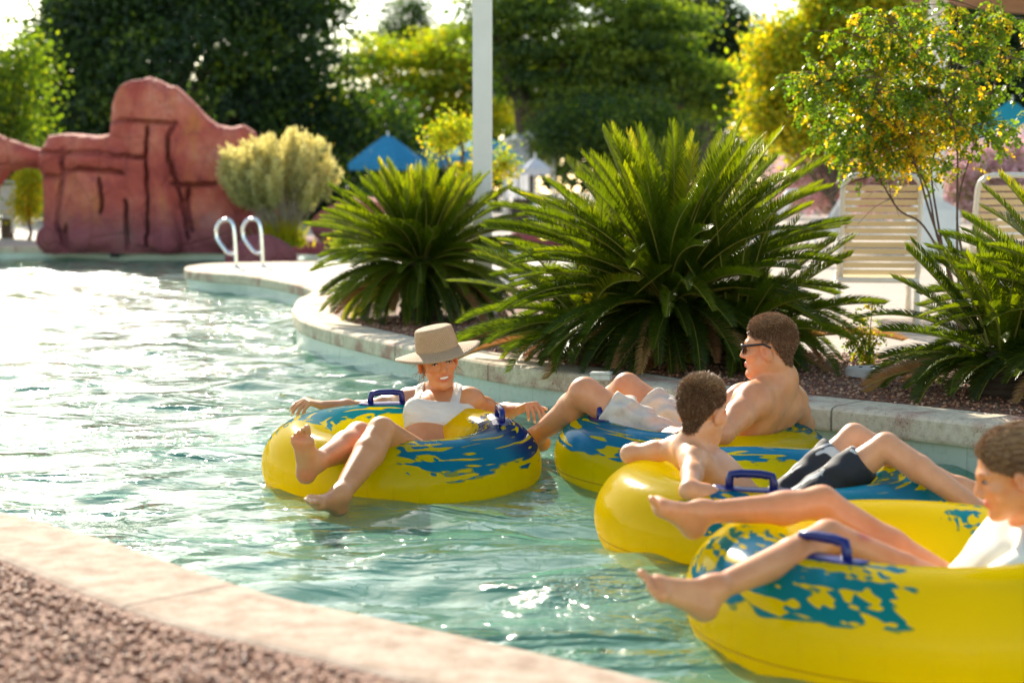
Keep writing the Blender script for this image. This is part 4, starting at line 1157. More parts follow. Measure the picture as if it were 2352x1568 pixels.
    a1 = t.math('SINE', t.math('MULTIPLY', t.math('ADD', tc, tv), 3.14159 * 1.0)); a2 = t.math('SINE', t.math('MULTIPLY', t.math('SUBTRACT', tc, tv), 3.14159))
    wv = t.math('MULTIPLY', t.math('MULTIPLY', a1, a1), t.math('MULTIPLY', a2, a2)); nn = t.noise(t.coord(), 90, 4)
    base = t.mix(nn, (.52, .32, .16), (.82, .58, .35)); base = t.mix(t.math('MULTIPLY', t.smooth(wv, .30, .75), .75), base, (.28, .16, .08))
    hole = t.math('MULTIPLY', t.smooth(wv, .62, .80), t.attr('open'))
    bs = t.principled(base, .75, t.bump(t.math('ADD', wv, nn), .7, .004)); tl = t.n('ShaderNodeBsdfTranslucent', {'Color': base}); ms = t.n('ShaderNodeMixShader', {0: .25, 1: bs.outputs[0], 2: tl.outputs[0]})
    tp = t.n('ShaderNodeBsdfTransparent')
    m_straw = t.done(t.n('ShaderNodeMixShader', {0: hole, 1: ms.outputs[0], 2: tp.outputs[0]}))
    def lathe_uv(name, prof, wseg, par, opens):
        N = 96; V = []; U = []; W = []; O = []
        s = 0
        for i, (q, z) in enumerate(prof):
            if i: s += math.hypot(q - prof[i - 1][0], z - prof[i - 1][1])
            for k_ in range(N + 1):
                a = 2 * math.pi * k_ / N
                zz = z - (.012 * (q / .19) ** 2 * math.cos(2 * a) if q > .1 else 0) * -1
                V.append(hcn + Mx @ np.array([q * math.cos(a), q * math.sin(a) * (1.08 if q < .1 else 1.0), zz])); U.append(k_ / N * wseg * .72); W.append(s / .0112); O.append(opens[i])
        f_ = []
        for i in range(len(prof) - 1):
            for k_ in range(N): f_.append((i * (N + 1) + k_, i * (N + 1) + k_ + 1, (i + 1) * (N + 1) + k_ + 1, (i + 1) * (N + 1) + k_))
        return mesh_obj(name, V, f_, m_straw, par, smooth=True, attrs={'wu': ('POINT', 'FLOAT', U), 'wv': ('POINT', 'FLOAT', W), 'open': ('POINT', 'FLOAT', O)})
    hat = lathe_uv('straw_hat', [(.094, -.004), (.093, .018), (.090, .042), (.086, .068), (.083, .084), (.078, .091), (.07, .094), (.04, .097), (.002, .098)], 64, o, [0, .1, 1, 1, 1, .1, 0, 0, 0])
    br = lathe_uv('brim', [(.094, -.004), (.11, -.007), (.14, -.012), (.17, -.018), (.190, -.023), (.188, -.025), (.15, -.017), (.094, -.007)], 72, hat, [0] * 8)
    return b
woman()
# ---------------------------------------------------------------- man in sunglasses
SK_M = skin_mat('fair_tanned_skin', (.64, .24, .10), (.76, .34, .16))
def man():
    b = Body((-.02, 6.05, -.22), (1.42, 7.45, .92), .0048)
    neck = P(1784, 886, 6.50); shL = P(1728, 922, 6.33); shR = P(1814, 924, 6.66); hip = np.array([.82, 6.60, .0])
    b.torso(hip, neck, shR, shL, (-.75, .5, .35), 'm', 1.0)
    tf = b.F.like(); tf.f = b.F.f.copy()
    hc = P(1766, 799, 6.47); L = b.head(hc, (-.92, .38, -.02), (.04, 0, 1), 1.06)
    b.F.cap(L(0, -.026, -.06), neck, .060, .066, .04)
    elL = P(1660, 993, 6.15); wrL = P(1575, 995, 6.33); b.limb(shL, elL, wrL, (.064, .056, .044, .047, .030))
    b.hand(wrL, P(1535, 992, 6.38) - wrL, (-.1, -.3, .95), -1, (.25, .35, .3), 1.05)
    elR = np.array([1.27, 6.95, .16]); wrR = np.array([1.10, 7.13, .25]); b.limb(shR, elR, wrR, (.064, .056, .044, .047, .030))
    b.hand(wrR, (-.7, .35, -.1), (0, 0, 1), 1, (.25, .35, .3), 1.05)
    hL = hip + np.array([-.09, -.08, .06]); hR = hip + np.array([.02, .12, .06])
    kL = P(1343, 902, 6.58); aL = P(1232, 1000, 6.90); kR = P(1440, 888, 6.98); aR = P(1352, 962, 7.28)
    b.limb(hL, kL, aL, (.095, .080, .060, .060, .036), .03, .3, (0.01, .02, -.012)); b.limb(hR, kR, aR, (.095, .080, .060, .060, .036), .015, .3, (0, .02, -.01))
    heel = aL + np.array([.03, .04, -.06]); b.foot(aL, heel, heel + np.array([-.15, .0, -.03]), (0, -.1, 1), (0, .9, 0), 1.05)
    heel = aR + np.array([.0, .05, -.06]); b.foot(aR, heel, heel + np.array([-.14, .06, -.0]), (0, 0, 1), (0, -.9, 0), 1.05)
    mk = crop_mask(.024, -.070); b.paint.append(('scalp', mk, (.30, .22, .18)))
    o = b.mesh('person', SK_M, (hip[0], hip[1], 0), ('man in dark sunglasses and cream shorts leaning back in his tube', 'person', 'people floating in river tubes'), None)
    # cream board shorts
    S = b.F.like(); S.ell(hip + np.array([0, 0, .03]), (.175, .165, .13), None, .01)
    eL = hL + (kL - hL) * .80; eR = hR + (kR - hR) * .74
    S.cap(hL, eL + (kL - hL) * .1, .112, .090, .05); S.cap(hR, eR + (kR - hR) * .1, .112, .088, .03)
    dL, dR = unit(kL - hL), unit(kR - hR); tu = unit(neck - hip)
    def reg(X, Y, Z):
        q = lambda e, d: (X - e[0]) * d[0] + (Y - e[1]) * d[1] + (Z - e[2]) * d[2]
        near = (X - kL[0]) ** 2 + (Y - kL[1]) ** 2 < (X - kR[0]) ** 2 + (Y - kR[1]) ** 2
        return np.maximum(np.where(near, q(eL, dL), q(eR, dR)), q(hip + tu * .11, tu))
    t = NT('cream_shorts_fabric'); c = t.coord(); n = t.noise(c, 16, 3, .5, 1.2)
    mt = t.done(t.principled(t.ramp(n, [(.3, (.60, .50, .39)), (.7, (.70, .61, .50))]), .75, t.bump(n, .55, .012)))
    b.cloth('swim_shorts', o, S, .0, reg, mt, .0060, fs=44)
    mh = strand_mat('short_brown_hair', [(.0, (.07, .028, .012)), (.5, (.22, .10, .045)), (1, (.60, .36, .19))])
    cropped_hair(b, 'hair', o, mh, mk, 42000, .0065, .021, b.V, b.Fc, 3, .55)
    # sunglasses
    mg = simple_mat('black_acetate', (.012, .010, .010), .12, .1, bump=0)
    c, r, f, u, k = b.hc; g = MB()
    for sx in (-1, 1):
        g.tube([L(sx * .036, .096, .013), L(sx * .066, .088, .013), L(sx * .074, .074, .012), L(sx * .081, .03, .017), L(sx * .090, -.002, .020), L(sx * .088, -.030, .006)], [.005, .0055, .0055, .0048, .0045, .004], 8)
    fr = g.build('sunglasses', mg, o, smooth=True)
    lm = simple_mat('dark_lens', (.010, .010, .012), .04, .05, bump=0)
    for sx in (-1, 1):
        V = []; F2 = []; n = 20
        for q in range(n):
            a = 2 * math.pi * q / n; cx, cz = math.cos(a), math.sin(a)
            cx = math.copysign(abs(cx) ** .6, cx); cz = math.copysign(abs(cz) ** .6, cz)
            V.append(L(sx * .034 + .027 * cx, .098 - .010 * abs(sx * .034 + .027 * cx) / .06, -.004 + .019 * cz))
        V += [v - f * .004 * k for v in V]
        F2 = [tuple(range(n)), tuple(range(2 * n - 1, n - 1, -1))] + [(q, (q + 1) % n, n + (q + 1) % n, n + q) for q in range(n)]
        MB().add(V, F2).build('lens', lm, fr)
    return b
man()
# ---------------------------------------------------------------- boy
SK_B = skin_mat('light_skin', (.68, .30, .14), (.80, .40, .21))
def boy():
    b = Body((.28, 4.80, -.22), (1.72, 5.98, .72), .0045)
    neck = P(1590, 1036, 5.41); shR = P(1594, 1060, 5.27); shL = P(1556, 1030, 5.53); hip = np.array([.88, 5.42, .02])
    b.torso(hip, neck, shR, shL, (.75, .0, .7), 'k', .88)
    hc = P(1614, 944, 5.42); L = b.head(hc, (.66, .75, -.10), (-.03, -.02, 1), .97)
    b.F.cap(L(0, -.030, -.07), neck, .046, .048, .035)
    elR = P(1584, 1126, 5.03); wrR = P(1690, 1152, 5.02); b.limb(shR, elR, wrR, (.040, .034, .029, .030, .020))
    b.hand(wrR, (.9, .05, -.1), (0, -.3, 1), 1, (.35, .4, .3), .82)
    elL = P(1447, 1042, 5.62); wrL = P(1478, 1030, 5.84); b.limb(shL, elL, wrL, (.040, .034, .030, .030, .020))
    b.hand(wrL, (.1, .7, -.45), (-.2, .4, .9), 1, (.35, .4, .3), .82)
    hR = hip + np.array([.04, -.08, .05]); hL = hip + np.array([.04, .08, .05])
    kL = P(1962, 1003, 5.50); kR = P(2035, 1024, 5.24); aL = P(2205, 1118, 5.36); aR = P(2262, 1178, 5.02)
    b.limb(hL, kL, aL, (.070, .060, .043, .043, .027)); b.limb(hR, kR, aR, (.070, .060, .044, .044, .028), .012)
    heel = aL + np.array([.035, 0, -.045]); b.foot(aL, heel, heel + np.array([.12, -.02, .02]), (-.1, 0, 1), (0, -.9, 0), .85)
    heel = aR + np.array([.03, -.01, -.045]); b.foot(aR, heel, heel + np.array([.12, -.05, .0]), (-.1, 0, 1), (0, .9, 0), .85)
    mk = crop_mask(.016, -.082, 1.7); b.paint.append(('scalp', mk, (.20, .14, .11)))
    o = b.mesh('person', SK_B, (hip[0], hip[1], 0), ('short haired boy seen from behind in black patterned shorts, elbows over his tube', 'person', 'people floating in river tubes'), None)
    S = b.F.like(); S.ell(hip + np.array([0, 0, .03]), (.13, .15, .11), None, .01)
    eL = hL + (kL - hL) * .80; eR = hR + (kR - hR) * .80
    S.cap(hL, eL + (kL - hL) * .1, .078, .068, .04); S.cap(hR, eR + (kR - hR) * .1, .078, .066, .015)
    dL, dR = unit(kL - hL), unit(kR - hR); tu = unit(neck - hip)
    def reg(X, Y, Z):
        q = lambda e, d: (X - e[0]) * d[0] + (Y - e[1]) * d[1] + (Z - e[2]) * d[2]
        near = np.abs(Y - 5.24) + 0 * X + 0 * Z < np.abs(Y - 5.52)
        return np.maximum(np.where(near, q(eR, dR), q(eL, dL)), q(hip + tu * .09, tu))
    t = NT('black_patterned_fabric'); c = t.coord((1.0, 1.0, 1.0)); mp = t.n('ShaderNodeMapping', {'Vector': c, 'Rotation': (0, .8, .5), 'Scale': (5, 24, 16)}).outputs[0]
    n = t.noise(mp, 1.0, 2, .5, .4); z = t.n('ShaderNodeSeparateXYZ', {0: t.coord()}).outputs[0]
    mt = t.done(t.principled(t.mix(t.smooth(n, .54, .57), (.018, .020, .026), (.60, .60, .58)), .75, t.bump(t.noise(c, 30, 3), .3, .006)))
    b.cloth('swim_shorts', o, S, .0, reg, mt, .002, fs=40)
    mh = strand_mat('brown_hair', [(.0, (.06, .025, .011)), (.5, (.20, .09, .038)), (1, (.58, .36, .18))])
    cropped_hair(b, 'hair', o, mh, mk, 46000, .0075, .021, b.V, b.Fc, 4, .3)
    b.eyes(o, (.05, .03, .02), .6)
boy()
# ---------------------------------------------------------------- girl
SK_G = skin_mat('warm_skin', (.66, .25, .095), (.78, .34, .15))
def girl():
    b = Body((.20, 3.48, -.22), (1.75, 4.72, .72), .005)
    neck = P(2368, 1200, 4.12); hip = np.array([1.22, 4.30, .03]); shL = neck + np.array([.0, -.14, -.045]); shR = neck + np.array([.02, .15, -.04])
    b.torso(hip, neck, shR, shL, (-.85, .0, .5), 'k', .9)
    ts = b.F.like(); ts.f = b.F.f.copy()
    hc = P(2326, 1086, 4.07); L = b.head(hc, (-.95, .10, -.28), (-.24, 0, .97), .95)
    b.F.cap(L(0, -.030, -.07), neck, .044, .046, .035)
    elL = shL + np.array([-.20, -.02, -.13]); wrL = elL + np.array([.10, .14, -.12]); b.limb(shL, elL, wrL, (.042, .037, .031, .032, .021))
    b.hand(wrL, (.4, .6, -.5), (.5, -.6, .2), 1, (.3, .4, .3), .85)
    elR = shR + np.array([.12, .17, -.12]); wrR = elR + np.array([.16, -.02, .03]); b.limb(shR, elR, wrR, (.042, .037, .031, .032, .021))
    b.hand(wrR, (.9, -.1, -.2), (0, 0, 1), -1, (.3, .4, .3), .85)
    hR = hip + np.array([-.03, .08, .05]); hL = hip + np.array([-.03, -.08, .05])
    kR = P(1888, 1153, 4.43); aR = P(1612, 1176, 4.36); kL = P(1902, 1232, 4.10); aL = P(1640, 1352, 3.80)
    b.limb(hR, kR, aR, (.068, .056, .043, .044, .028), .025, .32, (0, .0, -.008)); b.limb(hL, kL, aL, (.068, .056, .044, .046, .028), .01, .32, (0, 0, -.008))
    heel = P(1583, 1222, 4.37); ball = heel + unit(P(1490, 1158, 4.30) - heel) * .135; b.foot(aR, heel, ball, (.4, -.2, .8), (0, -.9, .1), .88, -.1)
    heel = P(1606, 1408, 3.79); ball = heel + unit(P(1490, 1358, 3.72) - heel) * .140; b.foot(aL, heel, ball, (.3, -.3, .85), (0, .9, .1), .88, -.1)
    o = b.mesh('person', SK_G, (hip[0], hip[1], 0), ('girl with tied back brown hair in a white long sleeved swim shirt, bare feet forward', 'person', 'people floating in river tubes'), None)
    # white swim shirt over torso and arms
    ts.cap(shL, elL, .052, .046, .03); ts.cap(elL, elL + (wrL - elL) * .9, .044, .032, .02); ts.cap(shR, elR, .050, .044, .03); ts.cap(elR, elR + (wrR - elR) * .9, .042, .032, .02)
    tu = unit(neck - hip)
    def reg(X, Y, Z): return np.maximum((X - neck[0]) * tu[0] + (Y - neck[1]) * tu[1] + (Z - neck[2]) * tu[2] - .035, -((X - hip[0]) * tu[0] + (Y - hip[1]) * tu[1] + (Z - hip[2]) * tu[2]) - .07)
    mt = simple_mat('white_swim_fabric', (.78, .76, .66), .6, .04, 6, .4, 14)
    b.cloth('swim_shirt', o, ts, .005, reg, mt, .0015, fs=30)
    mh = hair_mat('tied_brown_hair', [(.25, (.08, .034, .014)), (.5, (.24, .115, .05)), (.8, (.60, .40, .20))], (.3, 1, 1))
    def ex(Hf, LL, k, A):
        Hf.ell(LL(0, -.10, .02), np.array([.035, .035, .05]) * k, A, .02)
        Hf.chain([LL(0, -.12, .0), LL(0.01, -.14, -.06), LL(.0, -.13, -.11)], [.026, .024, .014], .02)
    hf = hair_cap(b, 'hair', o, mh, [lambda x, y, z: np.where(y > -.03, (y - .064) * .9 - (z - .045) * .3, -1), lambda x, y, z: np.where(y > -.018, .004 - z + np.maximum(y, 0) * .55, -.2), lambda x, y, z: np.where(y > -.080, -.040 - z, -1.0)], .009, 4000, .014, ex, (.2, 0, .2), .0014)
    hv = np.empty(len(hf.data.vertices) * 3); hf.data.vertices.foreach_get('co', hv); hv = hv.reshape(-1, 3) + np.array(o.location)
    fq_ = np.array([tuple(p.vertices) for p in hf.data.polygons if len(p.vertices) == 4])
    c_, r_, f_, u_, k_ = b.hc
    st = cropped_hair(b, 'hair_strands', hf, strand_mat('golden_brown_hair', [(.0, (.05, .02, .009)), (.5, (.22, .10, .04)), (1, (.62, .40, .20))]), lambda x, y, z: np.ones_like(x), 30000, .045, .055, hv, fq_, 8, 0, comb=-f_ * .9 - u_ * .22)
    b.eyes(o, (.05, .03, .02), .25)
girl()
# ================================================================ plants
# ---- cycads
def cycad_mat():
    t = NT('cycad_frond')
    hue = t.attr('hue')
    base = t.ramp(hue, [(0, (.016, .030, .004)), (.45, (.042, .070, .005)), (.8, (.105, .140, .006)), (.93, (.22, .20, .008)), (1, (.30, .27, .02))])
    b = t.principled(base, .36, Specular_IOR_Level=.4)
    tr = t.n('ShaderNodeBsdfTranslucent', {'Color': t.mix(1.0, base, (4.0, 3.4, .5), 'MULTIPLY')})
    return t.done(t.n('ShaderNodeMixShader', {0: .42, 1: b.outputs[0], 2: tr.outputs[0]}))
M_CYC = cycad_mat()
M_CYCDEAD = leaf_mat('dry_frond', [(0, (.16, .065, .025)), (.5, (.30, .14, .05)), (1, (.46, .26, .09))], .35, .6, (1.3, 1.2, 1))
M_RACHIS = simple_mat('frond_rib', (.24, .22, .035), .45, .2, 20, 0)
M_TRUNK = simple_mat('cycad_trunk', (.085, .055, .035), .9, .3, 18, 1.0, 22)
def frond(base, az, el, length, bend, width, r, hue0, spacing=.0085, twist=0, vee=.62):
    n = 16; t = np.linspace(0, 1, n + 1); ang = el - bend * t ** 1.25; a = az + twist * t
    d = np.stack([np.cos(ang) * np.cos(a), np.cos(ang) * np.sin(a), np.sin(ang)], 1)
    pts = base + np.concatenate([[np.zeros(3)], np.cumsum((d[1:] + d[:-1]) * .5 * length / n, 0)])
    m = int(length * .90 / spacing); ts = np.linspace(.10, .995, m)
    P_ = np.stack([np.interp(ts, t, pts[:, i]) for i in range(3)], 1); D = np.stack([np.interp(ts, t, d[:, i]) for i in range(3)], 1); D /= np.linalg.norm(D, axis=1)[:, None]
    side = np.stack([-np.sin(az + twist * ts), np.cos(az + twist * ts), 0 * ts], 1); nrm = np.cross(D, side); nrm /= np.linalg.norm(nrm, axis=1)[:, None]
    w = width * np.minimum(1, ((ts - .06) / .20)) ** .6 * np.where(ts > .75, 1 - .50 * ((ts - .75) / .25) ** 2, 1)
    fa = np.radians(33 + 34 * ts ** 2)
    V = []; Fc = []; hu = []; off = 0
    for s in (-1, 1):
        f2 = fa + r.normal(0, .05, m); ww = w * r.uniform(.92, 1.06, m)
        dr = side * s * np.cos(f2)[:, None] + D * np.sin(f2)[:, None] + nrm * (vee + r.normal(0, .05, m))[:, None]; dr /= np.linalg.norm(dr, axis=1)[:, None]
        dr2 = dr - nrm * .38 + D * .1; dr2 /= np.linalg.norm(dr2, axis=1)[:, None]
        hw = spacing * .50
        p0 = P_; p1 = P_ + dr * (ww * .6)[:, None]; p2 = p1 + dr2 * (ww * .4)[:, None]
        q = np.stack([p0 - D * hw * .8, p0 + D * hw * .8, p1 + D * hw, p1 - D * hw, p2 + D * hw * .15, p2 - D * hw * .15], 1)
        V.append(q.reshape(-1, 3)); i = off + 6 * np.arange(m)[:, None]
        Fc.append(np.concatenate([i + np.array([0, 1, 2, 3]), i + np.array([3, 2, 4, 5])])); off += 6 * m
        h = np.clip(hue0 + r.normal(0, .05, m) + .25 * np.clip(ts - .8, 0, 1), 0, 1); hu += [h, np.clip(h + .06, 0, 1)]
    rb = []; rf = []
    for i in range(n + 1):
        rr = .0058 * (1 - .75 * t[i]) + .0008; b = np.array([-math.sin(az), math.cos(az), 0]); nn = np.cross(d[i], b)
        for k in range(4): w_ = math.pi / 2 * k; rb.append(pts[i] + rr * (b * math.cos(w_) + nn * math.sin(w_)))
    for i in range(n):
        for k in range(4): rf.append((i * 4 + k, i * 4 + (k + 1) % 4, (i + 1) * 4 + (k + 1) % 4, (i + 1) * 4 + k))
    return np.concatenate(V), np.concatenate(Fc), np.concatenate(hu), np.array(rb), np.array(rf)
def cycad(px, Y, n, L, crown_z, seed, label, ndead=14, width=.11, low=-.2, azc=None, trunks=1):
    r = np.random.default_rng(seed); x = (px - 1176) / 3700 * Y
    root = thing('cycad', (x, Y, DECK), label, 'cycad', 'cycads in the planting bed')
    VV = [[], []]; FF = [[], []]; HH = [[], []]; RV = []; RF = []; no = [0, 0]; nr = 0
    cs = [np.array([x, Y, DECK + crown_z])]
    if trunks > 1: cs += [np.array([x - .42, Y + .05, DECK + crown_z * .6]), np.array([x + .35, Y - .12, DECK + crown_z * .45])][:trunks - 1]
    for i in range(n + ndead):
        dead = i >= n; q = (i + .5) / n
        az = i * 2.39996 + r.normal(0, .12)
        c = cs[0] if (len(cs) == 1 or r.random() < .72) else cs[r.integers(1, len(cs))]
        if not dead:
            el = math.radians(86 - (86 - math.degrees(low)) * q ** .95) + r.normal(0, .06); ln = L * r.uniform(.86, 1.08) * (.80 + .20 * math.sin(math.pi * min(1, q * 1.1)))
            ln *= 1 - .14 * q
            if c is not cs[0]: ln *= .8; el -= .05
            bend = .22 + .85 * q + r.normal(0, .10); hue0 = .62 - .38 * q + r.normal(0, .12)
            if r.random() < .025: hue0 = .84
        else:
            el = math.radians(r.uniform(-35, 0)); ln = L * r.uniform(.6, .85); bend = r.uniform(.5, 1.0); hue0 = r.uniform(.1, .9)
        b = c + np.array([math.cos(az), math.sin(az), 0]) * .06 + np.array([0, 0, -.10 * q])
        # keep the tips above the ground
        dz = b[2] + ln * (math.sin(el - bend * .5)) - (DECK + .04)
        if dz < 0: el += min(.9, -dz / ln)
        v, f, h, rv, rf = frond(b, az, el, ln, bend * r.uniform(.7, 1.35), width * r.uniform(.8, 1.12), r, hue0, .0085, r.normal(0, .26), r.uniform(.4, .85))
        k = 1 if dead else 0
        VV[k].append(v); FF[k].append(f + no[k]); HH[k].append(h); no[k] += len(v); RV.append(rv); RF.append(rf + nr); nr += len(rv)
    o = mesh_obj('fronds', np.concatenate(VV[0]), np.concatenate(FF[0]), M_CYC, root, attrs={'hue': ('FACE', 'FLOAT', np.concatenate(HH[0]))})
    if ndead: mesh_obj('dry_fronds', np.concatenate(VV[1]), np.concatenate(FF[1]), M_CYCDEAD, root, attrs={'hue': ('FACE', 'FLOAT', np.concatenate(HH[1]))})
    mesh_obj('frond_ribs', np.concatenate(RV), np.concatenate(RF), M_RACHIS, root, smooth=True)
    mb = MB()
    for c in cs:
        hgt = c[2] - DECK; prof = [(.17, 0)]
        for j in range(14): z = (j + .5) / 14 * hgt; prof += [(.15 + .02 * (j % 2) - .03 * z / hgt, z)]
        prof += [(.02, hgt + .02)]
        mb.lathe(prof, (c[0], c[1], DECK), 20)
    mb.build('trunk', M_TRUNK, root)
cycad(966, 11.9, 240, .86, .46, 11, 'smaller cycad left of the white post, beside the curved pool edge', 8, .098, math.radians(-40))
cycad(1540, 9.0, 340, 1.12, .38, 12, 'largest cycad, behind the man, with dry brown fronds at its foot', 34, .100, math.radians(-25), trunks=3)
cycad(2528, 7.45, 245, .86, .36, 13, 'dark green cycad at the right edge of the bed, in front of the lounge chairs', 14, .090, math.radians(-22), trunks=2)
# ---- generic foliage
def leaves(cen, n_per, spread, size, r, hue, hvar=.08, aspect=.6, up=.0, hang=0.0):
    """cen (k,3) clump centres; returns quads"""
    k = len(cen); n = k * n_per
    p = np.repeat(cen, n_per, 0) + r.normal(0, 1, (n, 3)) * np.asarray(spread)
    d = r.normal(0, 1, (n, 3)); d[:, 2] -= hang; d /= np.linalg.norm(d, axis=1)[:, None]
    w = np.cross(d, r.normal(0, 1, (n, 3)) + np.array([0, 0, up])); w /= np.linalg.norm(w, axis=1)[:, None] + 1e-9
    s = size * r.uniform(.6, 1.25, (n, 1)); a = d * s * .5; b = w * s * aspect * .5
    V = np.stack([p - a, p + b - a * .1, p + a, p - b - a * .1], 1).reshape(-1, 3)
    h = np.clip(np.repeat(hue, n_per) + r.normal(0, hvar, n), 0, 1)
    return V, np.arange(4 * n).reshape(-1, 4), h
M_GREEN = leaf_mat('dark_foliage', [(0, (.012, .026, .014)), (.4, (.026, .060, .022)), (.75, (.055, .105, .014)), (1, (.15, .20, .018))], .48, .6, (2.4, 2.4, .5))
M_LIME = leaf_mat('lime_foliage', [(0, (.06, .11, .012)), (.4, (.16, .25, .012)), (.75, (.32, .36, .015)), (1, (.48, .36, .01))], .6, .6, (1.9, 1.8, .5))
M_BARK = simple_mat('tree_bark', (.10, .07, .05), .9, .3, 9, .8, 25)
def limb_tube(mb, a, b, r0, r1, r, wob=.12, n=6):
    a, b = np.asarray(a, float), np.asarray(b, float); L_ = np.linalg.norm(b - a); pts = [a + (b - a) * i / n for i in range(n + 1)]
    pts = [p + (r.normal(0, wob * L_ / n, 3) if 0 < i < n else 0) for i, p in enumerate(pts)]
    mb.tube(catmull(pts, 3), np.linspace(r0, r1, 3 * n + 1), 8); return pts
def tree(name, px, Y, blobs, label, cat, mat, nleaf, size, hue, seed, trunk=.16, group=None, flat=1.0, clump=60, spread=.32, depth=None, up=0., hang=0.):
    """blobs = (px, py, rx, ry) crown lobes in photo pixels at distance Y -> metres"""
    r = np.random.default_rng(seed); s = Y / 3700; x = (px - 1176) * s
    root = thing(name, (x, Y, DECK), label, cat, group)
    B_ = []
    for (bx, by, rx, ry) in blobs: B_.append((np.array([(bx - 1176) * s, Y, H + (440 - by) * s]), np.array([rx * s, (depth or rx * .8) * s if depth is None else depth, ry * s])))
    vol = np.array([b[1][0] * b[1][2] for b in B_]); k = max(4, nleaf // clump); ids = r.choice(len(B_), k, p=vol / vol.sum())
    d = r.normal(0, 1, (k, 3)); d /= np.linalg.norm(d, axis=1)[:, None]; rad = r.uniform(.25, 1.0, (k, 1)) ** .45
    cen = np.array([B_[i][0] for i in ids]) + d * rad * np.array([B_[i][1] for i in ids])
    cen[:, 2] = np.maximum(cen[:, 2], DECK + .15)
    hu = hue + r.normal(0, .26, k)
    V, Fc, h = leaves(cen, clump, (spread, spread, spread * flat), size, r, hu, .08, .6, up, hang)
    V[:, 2] = np.maximum(V[:, 2], DECK + .02)
    mb = MB(); top = B_[0][0]
    tp = limb_tube(mb, (x, Y, DECK - .05), (x + (top[0] - x) * .3, Y, DECK + (top[2] - DECK) * .5), trunk, trunk * .7, r)
    for i, (c, q) in enumerate(B_):
        for _ in range(3):
            e = c + q * r.uniform(-.65, .65, 3); limb_tube(mb, tp[-1 - r.integers(0, 3)], e, trunk * .55, trunk * .12, r)
    mb.build('trunk', M_BARK, root, smooth=True)
    mesh_obj('crown', V, Fc, mat, root, attrs={'hue': ('FACE', 'FLOAT', h)})
    return root
GT = 'trees standing behind the pool'
tree('shade_tree', 420, 52, [(430, 190, 330, 300), (250, 120, 170, 150), (650, 120, 170, 190), (150, 330, 150, 200), (700, 380, 160, 190), (430, 440, 330, 140), (860, 320, 110, 100), (560, -20, 230, 120), (300, 30, 200, 120)],
     'huge dark green spreading tree behind the red rock formation', 'tree', M_GREEN, 100000, .22, .42, 21, .40, GT, .7, 80, .46)
tree('leafy_tree', 20, 33, [(30, 240, 75, 140), (-20, 330, 90, 150), (60, 160, 40, 60), (0, 420, 70, 70)], 'bright green sunlit tree at the left edge beyond the rock arch', 'tree', M_LIME, 13000, .11, .22, 22, .14, GT, 1, 40, .30)
tree('palo_verde_tree', 950, 62, [(1140, 200, 60, 110), (760, 260, 60, 60), (930, 260, 120, 70), (860, 190, 70, 70), (1010, 180, 90, 110), (1060, 120, 60, 60), (1010, 330, 110, 70), (840, 130, 40, 50), (900, 340, 90, 50)], 'light lime green airy tree between the dark tree and the white post', 'tree', M_LIME, 42000, .18, .60, 23, .18, GT, .24, 100, .55)
tree('airy_tree', 935, 74, [(930, 60, 55, 65), (890, 100, 50, 40), (970, 110, 50, 50), (960, 30, 25, 45)], 'small dark airy treetop against the sky left of the white post', 'tree', M_GREEN, 9000, .15, .42, 24, .15, GT, 1, 30, .35)
tree('mesquite_tree', 1195, 50, [(1330, 60, 210, 110), (1180, 60, 110, 110), (1440, 140, 160, 90), (1250, 180, 130, 80), (1600, 200, 110, 55), (1500, 90, 90, 110), (1380, 220, 120, 45), (1650, 250, 60, 40)],
     'wide layered green mesquite tree right of the white post', 'tree', M_GREEN, 56000, .17, .84, 25, .30, GT, .20, 110, .50)
tree('round_shrub', 1390, 46, [(1400, 300, 160, 60), (1300, 320, 80, 45), (1500, 330, 110, 60)], 'rounded mid green shrub under the mesquite tree', 'shrub', M_GREEN, 20000, .13, .62, 26, .12, None, 1, 50, .3)
tree('dark_tree', 1620, 66, [(1610, 60, 90, 80), (1560, 10, 70, 60), (1660, 130, 80, 80), (1540, 150, 70, 60)], 'dark treetop rising behind the mesquite tree at its right end', 'tree', M_GREEN, 24000, .18, .18, 27, .2, GT, 1, 50, .5)
tree('yellowing_tree', 1930, 27, [(1840, 210, 120, 110), (1800, 130, 80, 70), (1960, 120, 120, 130), (1990, 20, 130, 90), (1870, 290, 90, 50), (1900, 40, 60, 60), (1760, 270, 50, 40)], 'yellow green tree with golden leaves beyond the middle cycad', 'tree', M_LIME, 50000, .10, .76, 28, .07, GT, 1, 40, .20)
tree('dark_hedge_tree', 2260, 44, [(2240, 130, 130, 170), (2360, 120, 120, 190), (2170, 40, 110, 100), (2300, 300, 160, 110), (2420, 330, 120, 130)], 'dark dense tree at the top right behind the teal umbrella', 'tree', M_GREEN, 42000, .15, .22, 29, .25, GT, 1, 60, .4)
tree('lime_bush', 1060, 20, [(1048, 300, 34, 26), (1010, 325, 18, 14), (1158, 378, 24, 24), (1085, 400, 40, 20)], 'bright lime bush partly hidden behind the white post', 'shrub', M_LIME, 3600, .05, .68, 30, .04, None, 1, 30, .09)
tree('lime_bush', 70, 31.6, [(72, 440, 24, 50), (60, 475, 22, 25)], 'small yellow green bush seen through the rock arch', 'shrub', M_LIME, 3500, .07, .75, 31, .04, None, 1, 30, .12)
tree('garden_bush', 810, 22.5, [(800, 560, 34, 40), (835, 590, 30, 30)], 'small lime green bush left of the left cycad, beside the pale path', 'shrub', M_LIME, 3500, .05, .6, 32, .03, None, 1, 30, .07)
